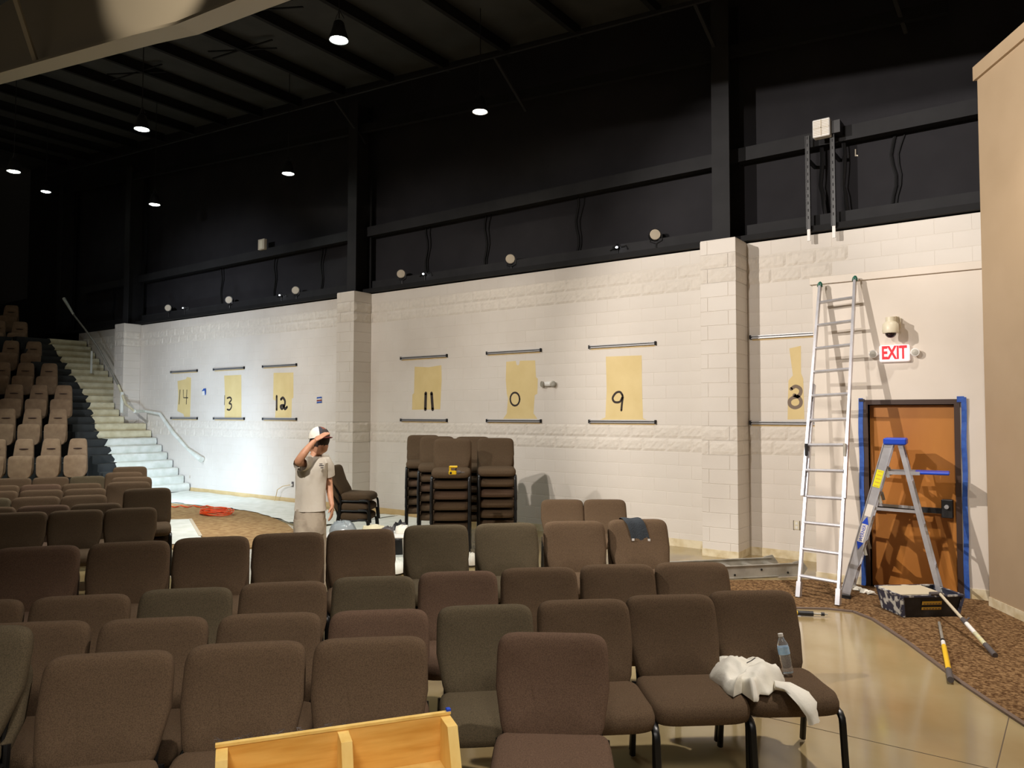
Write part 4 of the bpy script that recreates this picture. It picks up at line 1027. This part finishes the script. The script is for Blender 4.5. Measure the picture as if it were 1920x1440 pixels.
def hand(wrist, dirn, palm, thumb, curl, L=.085):
    dirn = Vector(dirn).normalized(); palm = Vector(palm).normalized(); side = dirn.cross(palm).normalized()
    pc = wrist + dirn*.045
    rr = []
    for t_, hw, hh in ((-.01, .024, .018), (.02, .034, .017), (.05, .040, .015), (.085, .040, .012)):
        rr.append([wrist + dirn*t_ + side*math.cos(q*PI/6)*hw + palm*math.sin(q*PI/6)*hh for q in range(12)])
    hb.rings(rr)
    for q, ln in enumerate((.070, .080, .075, .060)):
        b0 = wrist + dirn*.080 + side*(-.030 + .020*q); c1 = curl; 
        p1 = b0 + (dirn*math.cos(c1*.5) + palm*math.sin(c1*.5))*ln*.45; p2 = p1 + (dirn*math.cos(c1*1.2) + palm*math.sin(c1*1.2))*ln*.32; p3 = p2 + (dirn*math.cos(c1*1.8) + palm*math.sin(c1*1.8))*ln*.25
        hb.tube([b0, p1, p2, p3], [.0095, .0088, .008, .0055], 7)
    b0 = wrist + dirn*.025 + side*thumb*.030; p1 = b0 + (dirn*.6 + side*thumb*.7 + palm*.25).normalized()*.035; p2 = p1 + (dirn*.9 + side*thumb*.25 + palm*.3).normalized()*.03
    hb.tube([b0, p1, p2], [.013, .011, .007], 7)
wr = Q(592, 825, -.22); tip = Q(612, 812, -.15)
hand(wr, tip - wr, -upv*.9 + Vector(fw0)*.3, 1, .15)
wr2 = Q(623, 948, .02); hand(wr2, Q(622, 966, .0) - wr2, -Vector((rt.x, rt.y, 0)), -1, .35)
hm = hb.mesh('head', M['skin'], smooth=60)
import bmesh
bmj = bmesh.new(); bmj.from_mesh(body.data); bmj.from_mesh(hm); bmj.to_mesh(body.data); bmj.free()
for p in body.data.polygons: p.use_smooth = True
# eyes and brow
for s_ in (-1, 1):
    MB().ellip(hc + fdir*.083 + sdv*s_*.032 + hup*.012, (.010, .010, .007), 8, 6).build('eye', M['hair'], man)
# hair
mb = MB(); rr = []
for i in range(5, 14):
    a = PI*i/14; rr.append([hc + fdir*(math.sin(a)*math.cos(2*PI*k/18)*(.106 if math.cos(2*PI*k/18) < .5 else .098)) + sdv*math.sin(a)*math.sin(2*PI*k/18)*.083 + hup*(-math.cos(a)*.132 + (.0 if math.cos(2*PI*k/18) < .1 else .035)) for k in range(18)])
mb.rings(rr, caps=False); mb.build('hair', M['hair'], man, smooth=True)
# cap
cup = (hup*.85 + -fdir*.52).normalized(); cfw = (fdir - cup*fdir.dot(cup)).normalized(); cc = hc + hup*.050 - fdir*.022
def capdome(k0, k1, m_, name, grow=0):
    mb = MB(); rows_ = []
    for i in range(9):
        a = PI/2*i/8.3; rows_.append([cc + cup*(math.sin(a)*.115) + cfw*math.cos(a)*math.cos(k)*(.112+grow) + sdv*math.cos(a)*math.sin(k)*(.092+grow) for k in [k0 + (k1-k0)*q/14 for q in range(15)]])
    mb.add([p for r in rows_ for p in r], [(i*15+q, i*15+q+1, i*15+15+q+1, i*15+15+q) for i in range(8) for q in range(14)])
    o = mb.build(name, m_, man, smooth=True); return o
capdome(-.95, .95, M['capfront'], 'cap_front'); capdome(.95, 2*PI-.95, M['whitecloth'], 'cap_mesh')
capdome(-.40, .40, M['capbrown'], 'cap_patch', .003)
mb = MB(); g = []
for q in range(13):
    k = -1.0 + 2.0*q/12; r0 = cfw*math.cos(k)*.108 + sdv*math.sin(k)*.09; r1 = r0 + cfw*.052*math.cos(k*1.3)
    g += [cc + r0, cc + r1 - cup*.012]
mb.add(g, [(2*q, 2*q+1, 2*q+3, 2*q+2) for q in range(12)]); mb.add([p - cup*.006 for p in g], [(2*q, 2*q+2, 2*q+3, 2*q+1) for q in range(12)])
mb.build('cap_brim', M['redbrim'], man)
# T-shirt: torso loft plus two sleeves
tx = Vector((rt.x, rt.y, 0)); ty = Vector((fw0.x, fw0.y, 0))
def loft(secs, n=24, wob=0.0, seed=0):
    rr = []
    for (u, v, hw, hd, dd) in secs:
        c_ = Q(u, v, dd)
        rr.append([c_ + tx*math.cos(2*PI*k/n)*hw*(1 + wob*noise.noise((math.cos(2*PI*k/n)*2.2, math.sin(2*PI*k/n)*2.2, c_.z*5+seed))) + ty*math.sin(2*PI*k/n)*hd*(1 + wob*noise.noise((k*.9, c_.z*4, seed))) for k in range(n)])
    return rr
mb = MB(); mb.rings(loft([(582, 957, .160, .135, 0), (582, 946, .152, .130, 0), (582, 930, .150, .130, 0), (582, 912, .150, .132, 0), (582.5, 895, .155, .134, 0), (583.5, 880, .162, .138, 0), (586, 868, .160, .128, 0), (588.5, 860, .120, .10, 0), (590, 855, .072, .068, 0)], wob=.16, seed=2), caps=False)
mb.tube([Q(577, 866, -.03), Q(569, 868, -.15), Q(563, 870, -.23)], [.085, .080, .072], 14, cap=False)
mb.tube([Q(596, 861, .02), Q(604, 864, .05), Q(612, 876, .11), Q(615.5, 893, .13)], [.070, .090, .084, .068], 14, cap=False)
ts = mb.build('t_shirt', M['shirt'], man, smooth=True)
for u, v, w_ in ((602, 870, 3), (603, 873, 5), (604, 877, 3)):
    p = Q(u, v, -.165); MB().box(p - tx*.01*w_*.5 - Vector((0, .002, .004)), p + tx*.008*w_*.5 + Vector((0, .002, .004))).build('chest_print', M['capfront'], ts)
# trousers and shoes
mb = MB()
mb.rings(loft([(580, 1000, .155, .14, 0), (580, 985, .160, .14, 0), (580.5, 968, .158, .132, 0), (581, 953, .150, .125, 0)], wob=.05, seed=4))
for hp, kn, an in ((hipL, kneeL, ankL), (hipR, kneeR, ankR)):
    mb.tube([hp + Vector((0, 0, .06)), hp.lerp(kn, .4), kn, kn.lerp(an, .55), an - Vector((0, 0, .02))], [.105, .102, .088, .082, .078], 16)
mb.build('trousers', M['pants'], man, smooth=True)
for an in (ankL, ankR):
    mb = MB(); c_ = gz(an, 0) + tfl*.07
    rr = []
    for z, sc in ((0.0, 1.0), (.03, 1.02), (.06, .9), (.085, .6)):
        rr.append([c_ + tfl*math.cos(2*PI*k/16)*.145*sc + tfl.cross(upv)*math.sin(2*PI*k/16)*.052*sc + upv*z - tfl*(1-sc)*.06 for k in range(16)])
    mb.rings(rr); mb.build('shoe', M['greygrip'], man, smooth=True)

# ================================================================== FOREGROUND PINE SHELF UNIT
A0, B0 = onz(405, 1395, .95), onz(842, 1333, .95); xd = (B0-A0).normalized(); W_ = (B0-A0).length; yd = Vector((xd.y, -xd.x, 0))   # towards the camera side
if yd.y > 0: yd = -yd
unit = thing('shelf_unit', 'open pine shelf unit with two bays standing at the bottom edge of the photo', 'shelf unit', (A0.x, A0.y, 0), math.atan2(xd.y, xd.x))
# local: x along width, -y towards the camera
MB().bbox((0, -.014, 0), (W_, 0, .95), .002).build('back_panel', M['pine'], unit)
mb = MB(); mb.box((-.002, -.016, .944), (W_+.002, .002, .953)); mb.build('top_edge', M['pinelight'], unit)
for nm, x in (('side_panel', 0), ('divider', W_*.492), ('side_panel', W_-.035)):
    hh = [(-.014, .94), (-.105, .94), (-.175, .78), (-.40, .62), (-.40, 0), (-.014, 0)]
    o = MB().prism3([(x, y, z) for y, z in hh], (.035, 0, 0)).build(nm, M['pinelight'], unit)
for x0, x1 in ((.035, W_*.492), (W_*.492+.035, W_-.035)):
    MB().box((x0, -.27, .775), (x1, -.014, .793)).build('shelf', M['pinelight'], unit)
    MB().box((x0, -.38, .40), (x1, -.014, .418)).build('shelf', M['pinelight'], unit)
    MB().box((x0, -.39, .05), (x1, -.014, .068)).build('shelf', M['pinelight'], unit)
MB().bbox((W_-.012, -.012, .95), (W_+.004, .006, .962), .002).build('tape_scrap', M['blue'], unit)
mb = MB(); rnd = random.Random(5)
for k in range(46):
    x = rnd.uniform(.0, W_*.7) * rnd.random()**.3; p = Vector((x, .004, .945)); q = [p]
    for s_ in range(4): q.append(q[-1] + Vector((rnd.uniform(-.02, .02), rnd.uniform(-.002, .008), rnd.uniform(-.004, .008))))
    mb.tube(q, .0008, 3)
o = mb.build('frayed_threads', M['greygrip'], unit); o['kind'] = 'stuff'

# ================================================================== SMALL THINGS ON CHAIRS
# water bottle, leaning against the end chair's backrest
pb = onz(1478, 1263, .478)
bt = thing('water_bottle', 'clear plastic water bottle leaning on the backrest of the end chair', 'bottle', tuple(pb))
lean = Matrix.Rotation(math.radians(-9), 3, Vector((fw0.x, fw0.y, 0))) @ Matrix.Rotation(math.radians(-6), 3, Vector((rt.x, rt.y, 0)))
prof = [(.022, 0), (.031, .006), (.032, .03), (.029, .05), (.032, .075), (.030, .09), (.032, .11), (.032, .155), (.030, .170), (.018, .195), (.013, .205), (.013, .215)]
MB().lathe(prof, (0,0,0), 20, lean).build('bottle_body', M['water'], bt, smooth=True)
MB().lathe([(.0328, .112), (.0328, .152)], (0,0,0), 20, lean).build('label_wrap', M['bottlelabel'], bt, smooth=True)
MB().lathe([(.0145, .212), (.0145, .228), (0, .229)], (0,0,0), 14, lean).build('cap', M['white'], bt, smooth=True)
# crumpled white shirt
sh = thing('crumpled_shirt', 'crumpled white cotton shirt lying across two brown seats, one sleeve hanging down', 'shirt')
ol = [(1330, 1252), (1331, 1272), (1350, 1285), (1363, 1300), (1375, 1306), (1392, 1298), (1412, 1314), (1420, 1314), (1425, 1300), (1442, 1301), (1458, 1288), (1472, 1276), (1471, 1266), (1445, 1260), (1430, 1250), (1405, 1240), (1385, 1242), (1362, 1243), (1345, 1238)]
zs = .47
P0 = onz(1398, 1280, zs)
op = [onz(u, v, zs) for u, v in ol]
g = []; rings_ = []
NR = 14; NK = 76
def oint(k):
    f = k/NK*len(op); i = int(f) % len(op); return op[i].lerp(op[(i+1) % len(op)], f - int(f))
for r in range(NR):
    s_ = 1 - r/NR; ring = []
    for k in range(NK):
        q = oint(k); p = P0.lerp(q, s_ ** .8)
        hgt = .085 * (1 - s_**3.2)
        f1 = noise.noise((p.x*7+3, p.y*7, 1.3)); f2 = noise.noise((p.x*15, p.y*11+4, 5.1)); rid = 1 - abs(noise.noise((p.x*9+1, p.y*9+7, 9.4)))*2.6
        hgt = hgt*(.9 + .6*f1) + .012*f2*(1-s_**4) + .030*max(-.2, rid)*(1 - s_**5)
        zz = .466 + max(.004, hgt) + (.012 if r == 0 else 0) * 0
        ring.append(Vector((p.x + .012*f2, p.y + .012*f1, zz)))
    rings_.append(ring)
# skirt ring slightly below to read as thickness
MB().rings([[Vector((p.x, p.y, p.z-.006)) for p in rings_[0]]] + rings_).build('shirt_body', M['whitecloth'], sh, smooth=80)
sl_pts = [onz(1452, 1284, .50), onz(1478, 1288, .495), onz(1500, 1302, .485), onz(1516, 1322, .455), onz(1522, 1338, .415), onz(1527, 1356, .37)]
mb = MB(); rr = []
wd_ = [.040, .052, .060, .058, .050, .046]
for i, p in enumerate(sl_pts):
    t_ = (sl_pts[min(i+1, 5)] - sl_pts[max(i-1, 0)]).normalized(); a_ = t_.cross(upv).normalized(); b_ = a_.cross(t_)
    rr.append([p + a_*math.cos(2*PI*k/18)*wd_[i]*(1 + .12*math.sin(k*1.7+i)) + b_*math.sin(2*PI*k/18)*(.018 + .006*math.sin(k*2.1+i*2)) for k in range(18)])
mb.rings(rr); mb.build('sleeve', M['whitecloth'], sh, smooth=80)
p = onz(1400, 1243, .56); MB().tube([p, p + tx*.03 + Vector((0, 0, .015)), p + tx*.05 + Vector((0,0,.03))], .003, 5).build('collar_print', M['greygrip'], sh)
# charcoal towel over a backrest of the fourth row
th4 = math.radians(42); Pt = Vector((-3.15, 6.24, 0)); axr = Vector((math.cos(th4), math.sin(th4), 0)); fr4 = Vector((math.sin(th4), -math.cos(th4), 0))
tw = thing('charcoal_towel', 'small charcoal towel with white corner tags draped over a backrest', 'towel', (0, 0, 0))
prof = [(-.075, .90), (-.05, .99), (-.035, 1.035), (.0, 1.043), (.035, 1.038), (.066, 1.015), (.078, .99), (.095, .93), (.11, .85)]
mb = MB(); g = []; nX = 8
for i, (y, z) in enumerate(prof):
    for k in range(nX+1):
        xx = -.155 + .17*k/nX + .016*max(0, i-3)*1.0
        g.append(Pt + axr*xx + fr4*(y + .004*math.sin(k*1.4+i)) + upv*(z - .01*(k/nX)*(i > 5) + .004*math.sin(k)))
mb.add(g, [(i*(nX+1)+k, i*(nX+1)+k+1, (i+1)*(nX+1)+k+1, (i+1)*(nX+1)+k) for i in range(len(prof)-1) for k in range(nX)])
mb.build('towel_cloth', M['towel'], tw, smooth=True)
for k, i in ((0, 8), (nX-1, 8)):
    p = g[i*(nX+1)+k] + fr4*.005 + upv*.012; MB().bar(p, p + axr*.022, .004, .02).build('corner_tag', M['white'], tw)
# yellow drill on the stack
pdp = onz(854, 890, 1.222)
dl = thing('cordless_drill', 'yellow and black cordless drill lying on the tall chair stack', 'drill', tuple(pdp), math.atan2(rt.y, rt.x))
MB().bbox((-.085, -.03, .0), (.015, .03, .052), .010).build('motor_housing', M['drill'], dl)
MB().bbox((-.080, -.02, .045), (-.055, .02, .095), .006).build('handle', M['drill'], dl)
MB().bbox((-.080, -.028, .088), (.025, .028, .112), .006).build('battery_foot', M['drill'], dl)
MB().bar((.012, 0, .09), (.0, 0, .05), .03, .012).build('trigger', M['blackplastic'], dl)
mb = MB(); mb.lathe([(.024, 0), (.026, .025), (.017, .05), (.008, .055), (.006, .10)], (.015, 0, .028), 12, Matrix.Rotation(PI/2, 3, 'Y')); mb.build('chuck', M['greygrip'], dl, smooth=True)
MB().bbox((-.070, -.034, .008), (-.045, -.028, .038), .002).build('vent', M['blackplastic'], dl)

# ================================================================== TOTE, POLES AND FLOOR CLUTTER
tc_ = Vector((-1.27, 8.22, .013)); txd = Vector((.44, .38, 0)).normalized(); ang = math.atan2(txd.y, txd.x)
to = thing('paint_tote', 'black plastic tote smeared with white paint on the carpet before the door', 'tote', tuple(tc_), ang)
Lx, Ly, Hz = .56, .38, .21
def tote_side(pts, th, m_, name):
    return None
b0 = [(0, 0), (Lx, 0), (Lx, Ly), (0, Ly)]; fl_ = .035
b1 = [(-fl_, -fl_), (Lx+fl_, -fl_), (Lx+fl_, Ly+fl_), (-fl_, Ly+fl_)]
for i in range(4):
    jx = (i+1) % 4; p = [(*b0[i], 0), (*b0[jx], 0), (*b1[jx], Hz), (*b1[i], Hz)]
    nx_, ny_ = [(0, 1), (-1, 0), (0, -1), (1, 0)][i]
    MB().prism3(p, (nx_*.006, ny_*.006, 0)).build('tote_side', M['totepaint'] if i in (3, 1) else M['tote'], to)
MB().box((0, 0, .0), (Lx, Ly, .008)).build('tote_bottom', M['tote'], to)
mb = MB()
for (x0, y0), (x1, y1) in zip(b1, b1[1:] + b1[:1]): mb.bar((x0, y0, Hz), (x1, y1, Hz), .03, .014)
for (x0, y0), (x1, y1) in (((0, 0), (-fl_, -fl_)), ((Lx, 0), (Lx+fl_, -fl_))): mb.bar((x0-.006, y0-.006, .01), (x1, y1, Hz), .035, .03)
mb.build('rim', M['totepaint'], to)
MB().box((-.02, .02, Hz-.012), (Lx*.78, Ly+.02, Hz+.006)).build('board', M['board'], to)
for z0, z1 in ((.125, .160), (.075, .100)):
    o = MB().prism3([(.17, -.010-z0*.165, z0), (.37, -.010-z0*.165, z0), (.37, -.010-z1*.165, z1), (.17, -.010-z1*.165, z1)], (0, -.002, 0)).build('label_strip', M['label'], to)
    for q in range(6): MB().box((.185+q*.03, -.0145-z0*.165-.002, z0+.008), (.205+q*.03, -.0135-z0*.165-.001, z0+.014)).build('label_print', M['tote'], o)
# poles
def pole(name, label, a_, b_, segs):
    t = thing(name, label, 'pole'); a_, b_ = Vector(a_), Vector(b_)
    for (f0_, f1_, r, m_, pn) in segs: MB().tube([a_.lerp(b_, f0_), a_.lerp(b_, f1_)], r, 10).build(pn, m_, t, smooth=True)
    return t
pole('extension_pole', 'yellow extension pole lying on the carpet pointing at the camera', (-.955, 8.12, .035), (-.69, 6.43, .035), [(0, .36, .013, M['aludull'], 'inner_rod'), (.36, .39, .020, M['blackplastic'], 'collar'), (.385, .47, .018, M['white'], 'worn_grip'), (.47, .86, .020, M['yellowgrip'], 'yellow_grip'), (.86, 1, .023, M['greygrip'], 'end_cap')])
q0 = onz(1762, 1113, .245); q1 = onz(1866, 1229, .03)
t = pole('extension_pole', 'paint-worn extension pole resting on the rim of the black tote', q0, q1, [(0, .50, .014, M['board'], 'inner_rod'), (.46, .53, .022, M['greygrip'], 'collar'), (.52, .68, .019, M['white'], 'worn_grip'), (.68, .86, .019, M['paleyellow'], 'yellow_grip'), (.85, 1, .022, M['greygrip'], 'end_cap')])
c_ = q0.lerp(q1, .50); MB().tube([c_, c_ + Vector((.03, .05, .03))], .008, 6).build('locking_lever', M['greygrip'], t)
MB().tube([q0 - txd*.10, q0 + txd*.02], .020, 8).build('roller_head', M['greygrip'], t)
pole('extension_pole', 'yellow and black pole lying on the polished floor beside the ladder foot', onz(1430, 1146, .03), onz(1552, 1152, .03), [(0, .55, .020, M['yellowgrip'], 'yellow_grip'), (.54, .78, .024, M['blackplastic'], 'black_grip'), (.78, .93, .009, M['aludull'], 'rod'), (.90, .95, .018, M['blackplastic'], 'collar'), (.94, 1, .006, M['aludull'], 'threaded_tip')])
# scraps of paper by the step ladder
mb = MB(); rnd = random.Random(3); pts = []
for k in range(5):
    c_ = Vector((-2.0 + k*.07, 9.28 - k*.06, .03)); mb.rings([[c_ + Vector((math.cos(q*PI/4)*rnd.uniform(.03, .08)*s_, math.sin(q*PI/4)*rnd.uniform(.02, .05)*s_, h + rnd.uniform(0, .012))) for q in range(8)] for s_, h in ((1, -.015), (.8, .008), (.3, .02))])
tag(mb.build('paper_scraps', M['whitecloth']), 'torn white paper scraps on the carpet at the foot of the step ladder', 'paper scraps')

# drop cloths along the wall
def flat_cloth(name, label, poly_far, poly_near, m_, amp=.018, seed=1, nx=40, ny=8):
    mb = MB(); g = []
    def along(P, f):
        f = f*(len(P)-1); i = min(int(f), len(P)-2); return Vector(P[i]).lerp(Vector(P[i+1]), f-i)
    for i in range(nx+1):
        a_, b_ = along(poly_far, i/nx), along(poly_near, i/nx)
        for k in range(ny+1):
            p = a_.lerp(b_, k/ny); n_ = noise.noise((p.x*2.2, p.y*4.5, seed)); n2_ = noise.noise((p.x*6, p.y*9, seed+4))
            g.append((p.x, p.y + (.05*n2_ if k == ny else 0), .016 + amp*abs(n_)*2 + amp*.8*abs(n2_)))
    mb.add(g, [(i*(ny+1)+k, i*(ny+1)+k+1, (i+1)*(ny+1)+k+1, (i+1)*(ny+1)+k) for i in range(nx) for k in range(ny)])
    n0_ = len(mb.v)//1
    mb.add([(x, y, .004) for x, y, z in g], [(i*(ny+1)+k, (i+1)*(ny+1)+k, (i+1)*(ny+1)+k+1, i*(ny+1)+k+1) for i in range(nx) for k in range(ny)])
    return tag(mb.build(name, m_, smooth=60), label, 'drop cloth')
flat_cloth('plastic_drop_sheet', 'long white plastic drop sheet crumpled along the foot of the block wall', [(-18.0, 10.6), (-14, 10.60), (-11.9, 10.15), (-10.4, 10.55)], [(-17.6, 9.0), (-15.2, 9.05), (-13.2, 9.15), (-10.6, 8.45)], M['sheet'], .02, 2)
flat_cloth('canvas_drop_sheet', 'pale canvas drop sheet on the floor between painter and chair stacks', [(-10.4, 10.5), (-9.3, 10.5), (-8.3, 9.9)], [(-10.4, 8.1), (-8.2, 6.9), (-6.4, 6.8)], M['sheet'], .014, 6, 26, 14)
MB_ = MB(); pg = [onz(u, v, .02) for u, v in ((312, 975), (357, 974), (376, 1006), (383, 1018), (305, 1022))]
bd = thing('white_board', 'flat pale grey panel lying on the left carpet behind the chairs', 'board')
MB().prism3([Vector((p.x, p.y, .014)) for p in pg], (0, 0, .016)).build('panel', M['sheet'], bd)
e_a, e_b = pg[1], pg[2]; MB().bar(Vector((e_a.x, e_a.y, .032)), Vector((e_b.x, e_b.y, .032)), .05, .01).build('panel_edge', M['lens'], bd)
# orange cords
def cord_heap(c_, rx, ry, label, seed, loops=7):
    rnd = random.Random(seed); mb = MB()
    for k in range(loops):
        ph = rnd.uniform(0, 6); ax_, ay = rx*rnd.uniform(.6, 1), ry*rnd.uniform(.5, 1); o_ = Vector((rnd.uniform(-.06, .06), rnd.uniform(-.05, .05), 0))
        mb.tube([Vector(c_) + o_ + Vector((ax_*math.cos(q*PI/9+ph), ay*math.sin(q*PI/9+ph), .02 + .012*k + .01*math.sin(q+k))) for q in range(17)], .009, 6)
    return tag(mb.build('orange_cable', M['orange'], smooth=True), label, 'cord')
p = onz(405, 966, 0); cord_heap((p.x, p.y, .012), .42, .26, 'bright orange extension cord coiled in a heap on the tan carpet', 4, 9)
p = onz(338, 949, 0); mb = MB(); mb.tube([onz(322+k*6, 949.5 + 1.5*math.sin(k*1.6), .03) for k in range(14)], .013, 6); tag(mb.build('orange_cable', M['orange'], smooth=True), 'thin orange cord trailing over the carpet edge left of the coiled heap', 'cord')
# painter's tray, bag and rags behind the fourth row
def heap(name, label, cat, u, v, rx, ry, h, m_, seed):
    p = onz(u, v, 0); mb = MB(); rr = []
    for s_, hh in ((1, .0), (1.02, .35), (.85, .8), (.5, 1.0), (.15, 1.02)):
        rr.append([Vector((p.x, p.y, .03)) + tx*math.cos(q*PI/10)*rx*s_*(1+.25*noise.noise((math.cos(q*PI/10)*1.5, math.sin(q*PI/10)*1.5, seed))) + ty*math.sin(q*PI/10)*ry*s_ + upv*h*hh*(1+.5*noise.noise((q*.7, s_*4, seed))) for q in range(20)])
    mb.rings(rr); return tag(mb.build(name, m_, smooth=60), label, cat)
table_m = None
ct = thing('folding_table', 'low white work table carrying rags and a tray behind the painter', 'table', tuple(gz(onz(690, 1000, .40), 0)), math.radians(36))
MB().bbox((-.55, -.25, .375), (.55, .25, .40), .006).build('table_top', M['white'], ct)
for sx in (-1, 1):
    for sy in (-1, 1): MB().tube([(sx*.5, sy*.21, .375), (sx*.52, sy*.22, .03)], .013, 8).build('leg', M['aludull'], ct)
Tc = ct.location
def ontab(name, label, cat, x, y, rx, ry, h, m_, seed):
    c, s_ = math.cos(math.radians(36)), math.sin(math.radians(36)); px_, py_ = Tc.x + x*c - y*s_, Tc.y + x*s_ + y*c
    mb = MB(); rr = []
    for k_, hh in ((1, .0), (1.02, .35), (.85, .8), (.5, 1.0), (.15, 1.02)):
        rr.append([Vector((px_, py_, .402)) + tx*math.cos(q*PI/10)*rx*k_*(1+.3*noise.noise((math.cos(q*PI/10)*1.5, math.sin(q*PI/10)*1.5, seed))) + ty*math.sin(q*PI/10)*ry*k_ + upv*h*hh*(1+.5*noise.noise((q*.7, k_*4, seed))) for q in range(20)])
    mb.rings(rr); return tag(mb.build(name, m_, smooth=60), label, cat)
ontab('plastic_bag', 'translucent grey plastic bag just right of the painter', 'bag', -.34, 0, .18, .16, .14, mat('grey_bag', srgb(150, 158, 162), .25), 3)
ontab('folded_rag', 'cream folded rag on the work table behind the fourth row', 'rag', .06, .06, .17, .12, .09, M['cloth'], 5)
ontab('dark_rag', 'dark grey rag on the work table near the stacked chairs', 'rag', .26, -.02, .10, .08, .08, M['greygrip'], 6)
ontab('white_rag', 'white rag at the right end of the work table', 'rag', .44, .06, .10, .10, .09, M['whitecloth'], 8)
heap('black_bag', 'black bag slumped behind the gap in the fourth row', 'bag', 748, 1040, .16, .14, .36, M['blackplastic'], 9)
heap('paint_tray', 'paint-streaked plastic liner on the floor seen through the chair gap', 'paint tray', 745, 1072, .14, .3, .12, M['sheet'], 10)
heap('white_bag', 'small white bag on the floor seen between two fourth row chairs', 'bag', 883, 1062, .10, .10, .12, M['whitecloth'], 11)
